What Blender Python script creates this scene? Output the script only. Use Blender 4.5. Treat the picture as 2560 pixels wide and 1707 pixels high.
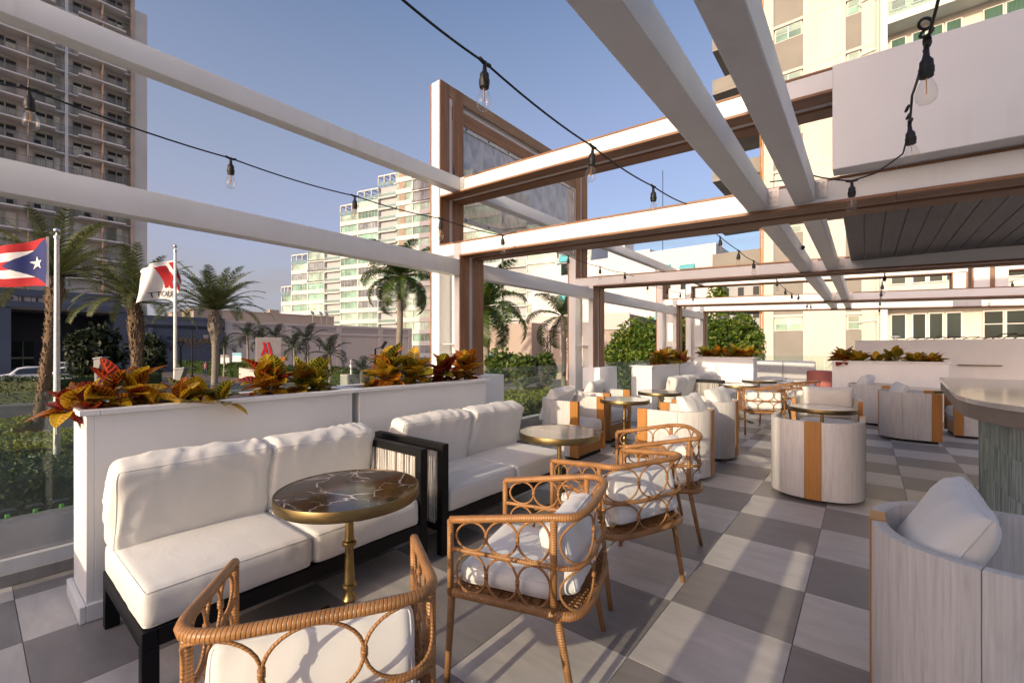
import bpy, bmesh, math, random
from mathutils import Vector, Matrix, noise, Euler

for _o in list(bpy.data.objects):
    bpy.data.objects.remove(_o, do_unlink=True)
SC = bpy.context.scene
COL = SC.collection
R = math.radians
pi = math.pi

# ------------------------------------------------------------------ camera
CAM_H, YAW = 1.466, R(38.864)
FPX, HZY = 1097.5, 872.0          # focal length and horizon in photograph pixels
cam = bpy.data.cameras.new('camera')
cam.sensor_width = 36.0
cam.lens = FPX / 2560 * 36.0
cam.shift_y = (HZY - 853.5) / 2560
cam.clip_start = 0.05
cam.clip_end = 2000
cam_o = bpy.data.objects.new('camera', cam)
COL.objects.link(cam_o)
cam_o.location = (0, 0, CAM_H)
cam_o.rotation_euler = (R(90), 0, YAW)
SC.camera = cam_o

# ------------------------------------------------------------------ sky and sun
SUN_EL = R(14.5)
w = bpy.data.worlds.new('World')
SC.world = w
w.use_nodes = True
wn = w.node_tree.nodes
wl = w.node_tree.links
bg = wn['Background']
sky = wn.new('ShaderNodeTexSky')
sky.sky_type = 'NISHITA'
sky.sun_disc = False
sky.sun_elevation = SUN_EL
sky.sun_rotation = pi
sky.air_density = 1.0
sky.dust_density = 4.0
sky.ozone_density = 4.0
# thin broken cloud low in the sky
tc = wn.new('ShaderNodeTexCoord')
mp = wn.new('ShaderNodeMapping')
mp.inputs['Scale'].default_value = (2.2, 2.2, 11.0)
mp.inputs['Location'].default_value = (0.35, 0.2, 0.5)
nz = wn.new('ShaderNodeTexNoise')
nz.inputs['Scale'].default_value = 1.6
nz.inputs['Detail'].default_value = 7
nz.inputs['Roughness'].default_value = 0.55
cr = wn.new('ShaderNodeValToRGB')
cr.color_ramp.elements[0].position = 0.46
cr.color_ramp.elements[0].color = (0, 0, 0, 1)
cr.color_ramp.elements[1].position = 0.70
cr.color_ramp.elements[1].color = (1, 1, 1, 1)
sx = wn.new('ShaderNodeSeparateXYZ')
mr = wn.new('ShaderNodeMapRange')
mr.inputs['From Min'].default_value = 0.36
mr.inputs['From Max'].default_value = 0.10
mul = wn.new('ShaderNodeMath')
mul.operation = 'MULTIPLY'
mul2 = wn.new('ShaderNodeMath')
mul2.operation = 'MULTIPLY'
mul2.inputs[1].default_value = 0.75
mx = wn.new('ShaderNodeMixRGB')
mx.inputs['Color2'].default_value = (1.62, 1.50, 1.62, 1)
tint = wn.new('ShaderNodeMixRGB')
tint.blend_type = 'MULTIPLY'
tint.inputs['Fac'].default_value = 1.0
tint.inputs['Color2'].default_value = (1.34, 1.01, 0.88, 1)
wl.new(tc.outputs['Generated'], mp.inputs['Vector'])
wl.new(mp.outputs['Vector'], nz.inputs['Vector'])
wl.new(nz.outputs['Fac'], cr.inputs['Fac'])
wl.new(tc.outputs['Generated'], sx.inputs[0])
wl.new(sx.outputs['Z'], mr.inputs['Value'])
wl.new(cr.outputs['Color'], mul.inputs[0])
wl.new(mr.outputs['Result'], mul.inputs[1])
wl.new(mul.outputs[0], mul2.inputs[0])
wl.new(mul2.outputs[0], mx.inputs['Fac'])
wl.new(sky.outputs['Color'], tint.inputs['Color1'])
hz = wn.new('ShaderNodeMapRange')
hz.inputs['From Min'].default_value = 0.64
hz.inputs['From Max'].default_value = 0.0
hz.inputs['To Max'].default_value = 0.85
hzm = wn.new('ShaderNodeMixRGB')
hzm.blend_type = 'LIGHTEN'
hzm.inputs['Color2'].default_value = (1.72, 1.68, 1.98, 1)
wl.new(sx.outputs['Z'], hz.inputs['Value'])
wl.new(hz.outputs['Result'], hzm.inputs['Fac'])
wl.new(tint.outputs['Color'], hzm.inputs['Color1'])
wl.new(hzm.outputs['Color'], mx.inputs['Color1'])
wl.new(mx.outputs['Color'], bg.inputs['Color'])
bg.inputs['Strength'].default_value = 0.15

sun = bpy.data.lights.new('sun', 'SUN')
sun.energy = 2.0
sun.angle = R(0.4)
sun.color = (1.0, 0.86, 0.62)
sun_o = bpy.data.objects.new('sun', sun)
COL.objects.link(sun_o)
sun_o.rotation_euler = Vector((0.006, math.cos(SUN_EL), -math.sin(SUN_EL))).to_track_quat('-Z', 'Y').to_euler()
sun_o.location = (0, -20, 20)

SC.view_settings.view_transform = 'Standard'
SC.view_settings.look = 'None'
SC.view_settings.gamma = 1.0
SC.view_settings.exposure = 0.88
SC.view_settings.use_curve_mapping = False

SC.cycles.max_bounces = 7
SC.cycles.diffuse_bounces = 4
SC.cycles.glossy_bounces = 3
SC.cycles.transmission_bounces = 4
SC.cycles.transparent_max_bounces = 10

# ------------------------------------------------------------------ measuring helpers
_c, _s = math.cos(YAW), math.sin(YAW)
def at(sx_, sy_, d):
    """point seen at photograph pixel (sx, sy) at depth d metres"""
    lat = (sx_ - 1280) / FPX * d
    return Vector((lat * _c - d * _s, lat * _s + d * _c, CAM_H - (sy_ - HZY) * d / FPX))
def at_z(sx_, sy_, z):
    d = (CAM_H - z) * FPX / (sy_ - HZY)
    return at(sx_, sy_, d)

# ------------------------------------------------------------------ object helpers
def empty(name, loc=(0, 0, 0), rz=0.0):
    o = bpy.data.objects.new(name, None)
    COL.objects.link(o)
    o.location = loc
    o.rotation_euler = (0, 0, rz)
    o.empty_display_size = 0.1
    return o
def tag(o, label, cat, group=None):
    o['label'] = label
    o['category'] = cat
    if group:
        o['group'] = group
    return o
def thing(name, label, cat, loc=(0, 0, 0), rz=0.0, group=None):
    return tag(empty(name, loc, rz), label, cat, group)
def structure(o):
    o['kind'] = 'structure'
    return o
def stuff(o):
    o['kind'] = 'stuff'
    return o
PIPING = {}
def link(name, me, parent=None, loc=(0, 0, 0), rot=(0, 0, 0), scale=None):
    o = bpy.data.objects.new(name, me)
    COL.objects.link(o)
    o.location = loc
    o.rotation_euler = rot
    if scale is not None:
        o.scale = scale if hasattr(scale, '__len__') else (scale,) * 3
    if parent:
        o.parent = parent
    if me is not None and me.name in PIPING:
        p = bpy.data.objects.new('piping', PIPING[me.name])
        COL.objects.link(p)
        p.parent = o
    return o
def copy_tree(o, parent=None):
    c = o.copy()
    COL.objects.link(c)
    c.parent = parent
    for ch in o.children:
        copy_tree(ch, c)
    return c

class MB:
    """collects shapes into one mesh"""
    def __init__(s):
        s.v, s.f, s.m, s.uv = [], [], [], []
        s.has_uv = False
    def face(s, idx, mi=0, uv=None):
        s.f.append(idx)
        s.m.append(mi)
        s.uv.append(uv)
        if uv:
            s.has_uv = True
    def add(s, pts, faces, mi=0):
        b = len(s.v)
        s.v += [tuple(p) for p in pts]
        for f in faces:
            s.face([b + i for i in f], mi)
        return s
    def hexa(s, p, mi=0):
        # p: bottom 4 (ccw from above), top 4
        return s.add(p, [(3, 2, 1, 0), (4, 5, 6, 7), (0, 1, 5, 4), (1, 2, 6, 5), (2, 3, 7, 6), (3, 0, 4, 7)], mi)
    def box(s, x0, x1, y0, y1, z0, z1, mi=0):
        return s.hexa([(x0, y0, z0), (x1, y0, z0), (x1, y1, z0), (x0, y1, z0),
                       (x0, y0, z1), (x1, y0, z1), (x1, y1, z1), (x0, y1, z1)], mi)
    def quad(s, a, b, c, d, mi=0, uv=False):
        n = len(s.v)
        s.v += [tuple(a), tuple(b), tuple(c), tuple(d)]
        s.face([n, n + 1, n + 2, n + 3], mi, [(0, 0), (1, 0), (1, 1), (0, 1)] if uv else None)
        return s
    def bar(s, a, b, w, h, mi=0, up=(0, 0, 1)):
        a, b = Vector(a), Vector(b)
        t = (b - a).normalized()
        u = Vector(up)
        if abs(t.dot(u)) > 0.98:
            u = Vector((1, 0, 0))
        sd = t.cross(u).normalized()
        u = sd.cross(t).normalized()
        P = []
        for q in (a, b):
            P.append([q + sd * (w / 2 * i) + u * (h / 2 * j) for i, j in ((-1, -1), (1, -1), (1, 1), (-1, 1))])
        n = len(s.v)
        s.v += [tuple(x) for x in P[0] + P[1]]
        for f in [(0, 1, 2, 3), (7, 6, 5, 4), (0, 4, 5, 1), (1, 5, 6, 2), (2, 6, 7, 3), (3, 7, 4, 0)]:
            s.face([n + i for i in f], mi)
        return s
    def tube(s, path, r, n=8, closed=False, caps=True, mi=0):
        path = [Vector(p) for p in path]
        L = len(path)
        rr = r if hasattr(r, '__len__') else [r] * L
        rings = []
        prev = None
        dist = 0.0
        ds = []
        for i, p in enumerate(path):
            if closed:
                t = path[(i + 1) % L] - path[i - 1]
            elif i == 0:
                t = path[1] - path[0]
            elif i == L - 1:
                t = path[-1] - path[-2]
            else:
                t = (path[i + 1] - p).normalized() + (p - path[i - 1]).normalized()
            t.normalize()
            if prev is None:
                u = Vector((0, 0, 1))
                if abs(t.dot(u)) > 0.9:
                    u = Vector((1, 0, 0))
                nrm = t.cross(u).normalized()
            else:
                nrm = prev - t * prev.dot(t)
                if nrm.length < 1e-6:
                    nrm = t.orthogonal()
                nrm.normalize()
            prev = nrm
            bn = t.cross(nrm)
            base = len(s.v)
            for k in range(n):
                a = 2 * pi * k / n
                q = p + (nrm * math.cos(a) + bn * math.sin(a)) * rr[i]
                s.v.append(tuple(q))
            rings.append(base)
            if i > 0:
                dist += (p - path[i - 1]).length
            ds.append(dist)
        cnt = L if closed else L - 1
        for i in range(cnt):
            a, b = rings[i], rings[(i + 1) % L]
            d0 = ds[i]
            d1 = ds[i + 1] if i + 1 < L else ds[-1] + (path[0] - path[-1]).length
            for k in range(n):
                k2 = (k + 1) % n
                s.face([a + k, a + k2, b + k2, b + k], mi,
                       [(k / n, d0), ((k + 1) / n, d0), ((k + 1) / n, d1), (k / n, d1)])
        if caps and not closed:
            s.face([rings[0] + k for k in range(n)][::-1], mi, [(0, 0)] * n)
            s.face([rings[-1] + k for k in range(n)], mi, [(0, dist)] * n)
        return s
    def lathe(s, prof, n=24, c=(0, 0, 0), mi=0, a0=0.0, a1=2 * pi):
        full = abs(a1 - a0 - 2 * pi) < 1e-6
        m = n if full else n + 1
        base = len(s.v)
        for (r, z) in prof:
            for k in range(m):
                a = a0 + (a1 - a0) * k / n
                s.v.append((c[0] + r * math.cos(a), c[1] + r * math.sin(a), c[2] + z))
        for i in range(len(prof) - 1):
            for k in range(n):
                k2 = (k + 1) % m
                s.face([base + i * m + k, base + i * m + k2, base + (i + 1) * m + k2, base + (i + 1) * m + k], mi)
        return s
    def prism(s, poly, z0, z1, mi=0):
        n = len(poly)
        b = len(s.v)
        s.v += [(x, y, z0) for x, y in poly] + [(x, y, z1) for x, y in poly]
        s.face([b + i for i in range(n)][::-1], mi)
        s.face([b + n + i for i in range(n)], mi)
        for i in range(n):
            j = (i + 1) % n
            s.face([b + i, b + j, b + n + j, b + n + i], mi)
        return s
    def mesh(s, name, mats, smooth=None, bevel=0.0, segs=2, recalc=False):
        me = bpy.data.meshes.new(name)
        me.from_pydata(s.v, [], s.f)
        mats = mats if isinstance(mats, (list, tuple)) else [mats]
        for m in mats:
            me.materials.append(M[m] if isinstance(m, str) else m)
        me.polygons.foreach_set('material_index', s.m)
        if s.has_uv:
            ul = me.uv_layers.new(name='UVMap')
            i = 0
            for p, uv in zip(me.polygons, s.uv):
                for k in range(p.loop_total):
                    ul.data[p.loop_start + k].uv = uv[k] if uv else (0, 0)
        if bevel or recalc:
            bm = bmesh.new()
            bm.from_mesh(me)
            if recalc:
                bmesh.ops.recalc_face_normals(bm, faces=bm.faces)
            if bevel:
                bmesh.ops.bevel(bm, geom=list(bm.edges), offset=bevel, segments=segs, profile=0.5, affect='EDGES', clamp_overlap=True)
            bm.to_mesh(me)
            bm.free()
        if smooth is not None:
            me.polygons.foreach_set('use_smooth', [True] * len(me.polygons))
            if smooth < 180:
                me.set_sharp_from_angle(angle=R(smooth))
        me.update()
        return me
    def obj(s, name, mats, parent=None, loc=(0, 0, 0), rot=(0, 0, 0), **k):
        return link(name, s.mesh(name, mats, **k), parent, loc, rot)

def boxo(name, x0, x1, y0, y1, z0, z1, mat_, parent=None, bevel=0.003, **k):
    return MB().box(x0, x1, y0, y1, z0, z1).obj(name, mat_, parent, bevel=bevel, segs=1 if bevel < 0.006 else 2, smooth=40, **k)

# ------------------------------------------------------------------ materials
M = {}
def nodes(name):
    m = bpy.data.materials.new(name)
    m.use_nodes = True
    nt = m.node_tree
    b = nt.nodes['Principled BSDF']
    M[name] = m
    return m, nt, b
def coords(nt, scale=(1, 1, 1), kind='Object', rnd=True):
    t = nt.nodes.new('ShaderNodeTexCoord')
    mp_ = nt.nodes.new('ShaderNodeMapping')
    mp_.inputs['Scale'].default_value = scale
    if rnd and kind == 'Object':
        oi = nt.nodes.new('ShaderNodeObjectInfo')
        ml = nt.nodes.new('ShaderNodeVectorMath')
        ml.operation = 'MULTIPLY_ADD'
        ml.inputs[1].default_value = (17.3, 9.1, 13.7)
        nt.links.new(oi.outputs['Random'], ml.inputs[0])
        nt.links.new(t.outputs[kind], ml.inputs[2])
        nt.links.new(ml.outputs[0], mp_.inputs['Vector'])
    else:
        nt.links.new(t.outputs[kind], mp_.inputs['Vector'])
    return mp_.outputs['Vector']
def tnoise(nt, vec, scale, detail=4, rough=0.55, dist=0.0):
    n = nt.nodes.new('ShaderNodeTexNoise')
    n.inputs['Scale'].default_value = scale
    n.inputs['Detail'].default_value = detail
    n.inputs['Roughness'].default_value = rough
    n.inputs['Distortion'].default_value = dist
    nt.links.new(vec, n.inputs['Vector'])
    return n.outputs['Fac']
def ramp(nt, fac, stops):
    r = nt.nodes.new('ShaderNodeValToRGB')
    els = r.color_ramp.elements
    while len(els) < len(stops):
        els.new(0.5)
    for e, (p, c) in zip(els, stops):
        e.position = p
        e.color = (*c[:3], 1)
    nt.links.new(fac, r.inputs['Fac'])
    return r.outputs['Color']
def bump(nt, b, h, strength, dist=0.01):
    n = nt.nodes.new('ShaderNodeBump')
    n.inputs['Strength'].default_value = strength
    n.inputs['Distance'].default_value = dist
    nt.links.new(h, n.inputs['Height'])
    nt.links.new(n.outputs['Normal'], b.inputs['Normal'])
def mixc(nt, fac, a, b_, mode='MIX'):
    n = nt.nodes.new('ShaderNodeMixRGB')
    n.blend_type = mode
    for k, v in (('Fac', fac), ('Color1', a), ('Color2', b_)):
        if hasattr(v, 'is_output') or isinstance(v, bpy.types.NodeSocket):
            nt.links.new(v, n.inputs[k])
        elif isinstance(v, (int, float)):
            n.inputs[k].default_value = v
        else:
            n.inputs[k].default_value = (*v[:3], 1)
    return n.outputs['Color']
def sc(c, k):
    return tuple(x * k for x in c)

def simple(name, col, rough=0.5, metal=0.0, var=0.12, vscale=4.0, stretch=(1, 1, 1), bmp=0.0, bscale=60.0, bstretch=None, spec=0.5, detail=5, rvar=0.0):
    m, nt, b = nodes(name)
    v = coords(nt, stretch)
    f = tnoise(nt, v, vscale, detail)
    nt.links.new(ramp(nt, f, [(0.28, sc(col, 1 - var)), (0.72, sc(col, 1 + var * 0.6))]), b.inputs['Base Color'])
    b.inputs['Roughness'].default_value = rough
    b.inputs['Metallic'].default_value = metal
    b.inputs['Specular IOR Level'].default_value = spec
    if rvar:
        nt.links.new(ramp(nt, tnoise(nt, v, vscale * 2.3, 3), [(0.3, (rough - rvar,) * 3), (0.7, (rough + rvar,) * 3)]), b.inputs['Roughness'])
    if bmp:
        bv = coords(nt, bstretch or stretch)
        bump(nt, b, tnoise(nt, bv, bscale, 3), bmp, 0.004)
    return m

simple('white_paint', (0.76, 0.765, 0.745), 0.42, var=0.05, vscale=2.2, bmp=0.05, bscale=30, rvar=0.08)
def streaks(name, amt=0.22):
    m = M[name]
    nt = m.node_tree
    b = nt.nodes['Principled BSDF']
    src = b.inputs['Base Color'].links[0].from_socket
    f = tnoise(nt, coords(nt, (5, 5, .35)), 2.2, 5, 0.6)
    g = tnoise(nt, coords(nt, (1, 1, 1)), 0.8, 4)
    d = mixc(nt, 1.0, ramp(nt, f, [(0.50, (0, 0, 0)), (0.72, (1, 1, 1))]), ramp(nt, g, [(0.45, (0, 0, 0)), (0.65, (amt,) * 3)]), 'MULTIPLY')
    nt.links.new(mixc(nt, d, src, (0.42, 0.36, 0.29)), b.inputs['Base Color'])
streaks('white_paint')
simple('white_planter', (0.82, 0.825, 0.81), 0.5, var=0.05, vscale=1.6, bmp=0.04, bscale=45, rvar=0.06)
simple('white_wall', (0.68, 0.675, 0.66), 0.7, var=0.08, vscale=1.2, bmp=0.08, bscale=40)
streaks('white_planter', 0.12)
streaks('white_wall', 0.2)
simple('black_metal', (0.006, 0.006, 0.0065), 0.5, var=0.25, bmp=0.03, bscale=90, spec=0.25)
simple('black_rubber', (0.012, 0.012, 0.012), 0.55, var=0.2)
simple('steel', (0.55, 0.55, 0.54), 0.34, metal=0.9, var=0.1, vscale=8)
simple('galv', (0.52, 0.51, 0.49), 0.42, metal=0.55, var=0.18, vscale=12)
simple('brass', (0.42, 0.28, 0.11), 0.3, metal=1.0, var=0.22, vscale=7, bmp=0.04, bscale=40, rvar=0.07)
simple('brass_rim', (0.21, 0.155, 0.075), 0.42, metal=1.0, var=0.3, vscale=6, stretch=(1, 1, 4), rvar=0.08)
simple('bronze_dark', (0.09, 0.065, 0.03), 0.4, metal=0.85, var=0.4, vscale=20)
simple('grout', (0.20, 0.19, 0.175), 0.8, var=0.2)
simple('rope', (0.66, 0.63, 0.58), 0.8, var=0.15, vscale=40)
simple('pebble', (0.62, 0.58, 0.52), 0.85, var=0.35, vscale=30, bmp=0.3)
simple('soil', (0.05, 0.035, 0.022), 0.95, var=0.5, vscale=20, bmp=0.4)
simple('asphalt', (0.045, 0.047, 0.052), 0.85, var=0.25, vscale=0.7, bmp=0.2, bscale=60)
simple('brick_pave', (0.145, 0.11, 0.10), 0.8, var=0.3, vscale=0.8, bmp=0.2, bscale=30)
simple('concrete', (0.36, 0.345, 0.32), 0.8, var=0.2, vscale=1.2, bmp=0.15, bscale=25)
simple('concrete_dark', (0.17, 0.165, 0.16), 0.85, var=0.3, vscale=1.0, bmp=0.1, bscale=25)
simple('yellow_paint', (0.62, 0.40, 0.03), 0.6, var=0.25, vscale=3)
simple('white_line', (0.72, 0.72, 0.70), 0.6, var=0.2, vscale=3)
simple('pink_velvet', (0.46, 0.155, 0.135), 0.85, var=0.15, vscale=3)
simple('grey_fabric', (0.50, 0.49, 0.475), 0.9, var=0.06, vscale=5, bmp=0.12, bscale=220)
simple('blue_paint', (0.065, 0.082, 0.125), 0.55, var=0.14, vscale=0.35)
simple('blue_panel', (0.095, 0.112, 0.16), 0.55, var=0.12, vscale=0.35)
simple('blue_dark', (0.012, 0.017, 0.034), 0.5, var=0.1)
simple('sign_plate', (0.34, 0.30, 0.30), 0.5, var=0.1)
simple('sign_letter', (0.03, 0.028, 0.034), 0.5, var=0.1)
simple('gold_letter', (0.30, 0.17, 0.035), 0.45, metal=0.4, var=0.1)
simple('red_paint', (0.66, 0.018, 0.022), 0.45, var=0.08)
simple('red_cloth', (0.42, 0.008, 0.015), 0.8, var=0.1, vscale=6)
simple('blue_cloth', (0.015, 0.026, 0.14), 0.8, var=0.1, vscale=6)
simple('white_cloth', (0.80, 0.775, 0.75), 0.85, var=0.06, vscale=6)
simple('ink', (0.05, 0.05, 0.06), 0.8, var=0.1)
simple('beige_stucco', (0.56, 0.50, 0.46), 0.85, var=0.07, vscale=0.4, bmp=0.08, bscale=12)
simple('mauve_stucco', (0.40, 0.35, 0.34), 0.85, var=0.08, vscale=0.5)
simple('tan_stucco', (0.40, 0.325, 0.27), 0.85, var=0.09, vscale=0.4, bmp=0.08, bscale=12)
simple('tower_white', (0.58, 0.57, 0.55), 0.7, var=0.10, vscale=0.25)
simple('tower_cream', (0.56, 0.535, 0.50), 0.75, var=0.09, vscale=0.3)
simple('hotel_conc', (0.72, 0.69, 0.66), 0.8, var=0.12, vscale=0.3)
simple('hotel_fin', (0.52, 0.40, 0.31), 0.8, var=0.1, vscale=0.5)
simple('curtain_cream', (0.50, 0.45, 0.34), 0.8, var=0.12, vscale=1.0)
simple('far_white', (0.64, 0.625, 0.60), 0.75, var=0.07, vscale=0.15)
simple('far_grey', (0.42, 0.43, 0.44), 0.8, var=0.1, vscale=0.2)
simple('apt_grey', (0.25, 0.235, 0.205), 0.85, var=0.1, vscale=0.5)
simple('rust', (0.42, 0.20, 0.07), 0.85, var=0.4, vscale=6)
simple('teal_awning', (0.10, 0.40, 0.46), 0.6, var=0.1)
simple('dark_room', (0.015, 0.015, 0.017), 0.6, var=0.3)
simple('curtain_green', (0.05, 0.12, 0.085), 0.8, var=0.4, vscale=7, stretch=(4, 1, .1))
simple('trunk_brown', (0.17, 0.115, 0.07), 0.95, var=0.45, vscale=9, bmp=0.6, bscale=30)
simple('trunk_grey', (0.25, 0.215, 0.175), 0.9, var=0.25, vscale=5, stretch=(1, 1, 3), bmp=0.3, bscale=20)
simple('car_white', (0.62, 0.63, 0.66), 0.25, var=0.03, spec=0.6)
simple('car_dark', (0.02, 0.022, 0.028), 0.22, var=0.1, spec=0.6)
simple('tyre', (0.012, 0.012, 0.013), 0.8, var=0.2)
simple('bar_apron', (0.235, 0.195, 0.165), 0.5, var=0.2, vscale=2.0, rvar=0.08)
simple('grey_paint', (0.17, 0.175, 0.18), 0.5, var=0.12)
simple('skin', (0.32, 0.19, 0.13), 0.6, var=0.1)
simple('shirt', (0.26, 0.11, 0.11), 0.85, var=0.1)
simple('jeans', (0.03, 0.045, 0.09), 0.85, var=0.2)
simple('hair', (0.02, 0.014, 0.01), 0.7, var=0.3)
simple('lamp_red', (0.5, 0.02, 0.02), 0.3, var=0.1)
simple('filament', (0.75, 0.33, 0.06), 0.4, var=0.05)
simple('mural_blue', (0.06, 0.16, 0.42), 0.7, var=0.9, vscale=1.6)
simple('rail_grey', (0.10, 0.10, 0.105), 0.5, var=0.1)
simple('bolt_dark', (0.08, 0.075, 0.07), 0.5, metal=0.6, var=0.2)
simple('green_clip', (0.16, 0.50, 0.06), 0.5, var=0.1)
simple('cyan_sign', (0.10, 0.42, 0.55), 0.5, var=0.1)
simple('tan_paver', (0.30, 0.25, 0.215), 0.85, var=0.2, vscale=1.0)

def wood(name, c0, c1, c2, rough=0.55, axis='x', knots=True, grain=1.0):
    m, nt, b = nodes(name)
    st = {'x': (0.5, 7, 7), 'y': (7, 0.5, 7), 'z': (7, 7, 0.5)}[axis]
    v = coords(nt, st)
    f = tnoise(nt, v, 3.0 * grain, 6, 0.62, 0.6)
    fine = tnoise(nt, coords(nt, tuple(x * (6 if x > 1 else 1.5) for x in st)), 3.0, 4, 0.7)
    col = ramp(nt, f, [(0.25, c0), (0.5, c1), (0.75, c2)])
    col = mixc(nt, 0.35, col, ramp(nt, fine, [(0.3, sc(c0, .7)), (0.7, c2)]))
    big = tnoise(nt, coords(nt, (1, 1, 1)), 0.9, 3)
    col = mixc(nt, 0.5, col, ramp(nt, big, [(0.3, (0.6, 0.6, 0.6)), (0.7, (1.05, 1.02, 1.0))]), 'MULTIPLY')
    if knots:
        vo = nt.nodes.new('ShaderNodeTexVoronoi')
        vo.inputs['Scale'].default_value = 1.0
        nt.links.new(coords(nt, tuple(6.0 if x > 1 else 1.6 for x in st)), vo.inputs['Vector'])
        kn = ramp(nt, vo.outputs['Distance'], [(0.05, (0.15, 0.1, 0.08)), (0.16, (1, 1, 1))])
        col = mixc(nt, 0.75, col, kn, 'MULTIPLY')
    nt.links.new(col, b.inputs['Base Color'])
    b.inputs['Roughness'].default_value = rough
    bump(nt, b, fine, 0.15, 0.003)
    return m
for ax in 'xyz':
    wood('wood_' + ax, (0.125, 0.055, 0.024), (0.26, 0.122, 0.052), (0.42, 0.215, 0.10), 0.5, ax)
wood('wood_weathered', (0.20, 0.12, 0.07), (0.31, 0.20, 0.115), (0.41, 0.26, 0.16), 0.65, 'y')
wood('orange_wood', (0.36, 0.145, 0.028), (0.46, 0.20, 0.042), (0.55, 0.26, 0.065), 0.38, 'z', knots=False, grain=0.7)
wood('white_stave', (0.52, 0.49, 0.455), (0.68, 0.665, 0.635), (0.75, 0.745, 0.725), 0.55, 'z', knots=False, grain=2.6)
wood('plank_grey', (0.055, 0.049, 0.046), (0.11, 0.10, 0.096), (0.17, 0.158, 0.15), 0.45, 'y')

def tile_mat(name, col):
    m, nt, b = nodes(name)
    f = tnoise(nt, coords(nt, (1, 3.2, 1)), 3.0, 8, 0.62, 0.4)
    f2 = tnoise(nt, coords(nt), 1.1, 3)
    c = ramp(nt, f, [(0.25, sc(col, 0.78)), (0.75, sc(col, 1.14))])
    c = mixc(nt, 0.6, c, ramp(nt, f2, [(0.3, (0.86, 0.86, 0.87)), (0.7, (1.05, 1.04, 1.02))]), 'MULTIPLY')
    oi = nt.nodes.new('ShaderNodeObjectInfo')
    c = mixc(nt, 1.0, c, ramp(nt, oi.outputs['Random'], [(0, (0.92, 0.92, 0.92)), (1, (1.06, 1.05, 1.04))]), 'MULTIPLY')
    sp = nt.nodes.new('ShaderNodeTexVoronoi')
    sp.inputs['Scale'].default_value = 34
    nt.links.new(coords(nt), sp.inputs['Vector'])
    c = mixc(nt, 0.8, c, ramp(nt, sp.outputs['Distance'], [(0.02, (0.45, 0.43, 0.42)), (0.06, (1, 1, 1))]), 'MULTIPLY')
    nt.links.new(c, b.inputs['Base Color'])
    nt.links.new(ramp(nt, f, [(0.3, (0.36,) * 3), (0.7, (0.52,) * 3)]), b.inputs['Roughness'])
    bump(nt, b, f, 0.05, 0.004)
tile_mat('tile_light', (0.65, 0.615, 0.575))
tile_mat('tile_dark', (0.30, 0.28, 0.268))

def fabric(name, col):
    m, nt, b = nodes(name)
    v = coords(nt)
    c = ramp(nt, tnoise(nt, v, 3.0, 4), [(0.3, sc(col, 0.93)), (0.7, col)])
    nt.links.new(c, b.inputs['Base Color'])
    b.inputs['Roughness'].default_value = 0.88
    b.inputs['Specular IOR Level'].default_value = 0.25
    b.inputs['Sheen Weight'].default_value = 0.15
    fine = tnoise(nt, v, 320, 2)
    broad = tnoise(nt, coords(nt, (1.0, 1.6, 1.0)), 6.5, 3, 0.5, 0.8)
    mxn = nt.nodes.new('ShaderNodeMath')
    mxn.operation = 'MULTIPLY_ADD'
    mxn.inputs[1].default_value = 0.05
    nt.links.new(fine, mxn.inputs[0])
    nt.links.new(broad, mxn.inputs[2])
    bump(nt, b, mxn.outputs[0], 0.16, 0.012)
fabric('fabric', (0.75, 0.735, 0.69))
fabric('fabric_white', (0.79, 0.785, 0.755))

def rattan():
    m, nt, b = nodes('rattan')
    t = nt.nodes.new('ShaderNodeTexCoord')
    sepn = nt.nodes.new('ShaderNodeSeparateXYZ')
    nt.links.new(t.outputs['UV'], sepn.inputs[0])
    # wrapped strip: saw wave along the length
    a = nt.nodes.new('ShaderNodeMath')
    a.operation = 'MULTIPLY_ADD'
    a.inputs[1].default_value = 95.0
    nt.links.new(sepn.outputs['Y'], a.inputs[0])
    nt.links.new(sepn.outputs['X'], a.inputs[2])
    fr = nt.nodes.new('ShaderNodeMath')
    fr.operation = 'FRACT'
    nt.links.new(a.outputs[0], fr.inputs[0])
    pr = ramp(nt, fr.outputs[0], [(0.0, (0, 0, 0)), (0.18, (1, 1, 1)), (0.8, (1, 1, 1)), (1.0, (0, 0, 0))])
    n = tnoise(nt, coords(nt), 9, 4)
    c = ramp(nt, n, [(0.3, (0.29, 0.130, 0.040)), (0.7, (0.46, 0.225, 0.078))])
    c = mixc(nt, 0.55, c, pr, 'MULTIPLY')
    nt.links.new(c, b.inputs['Base Color'])
    b.inputs['Roughness'].default_value = 0.42
    bump(nt, b, pr, 0.55, 0.003)
rattan()

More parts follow.
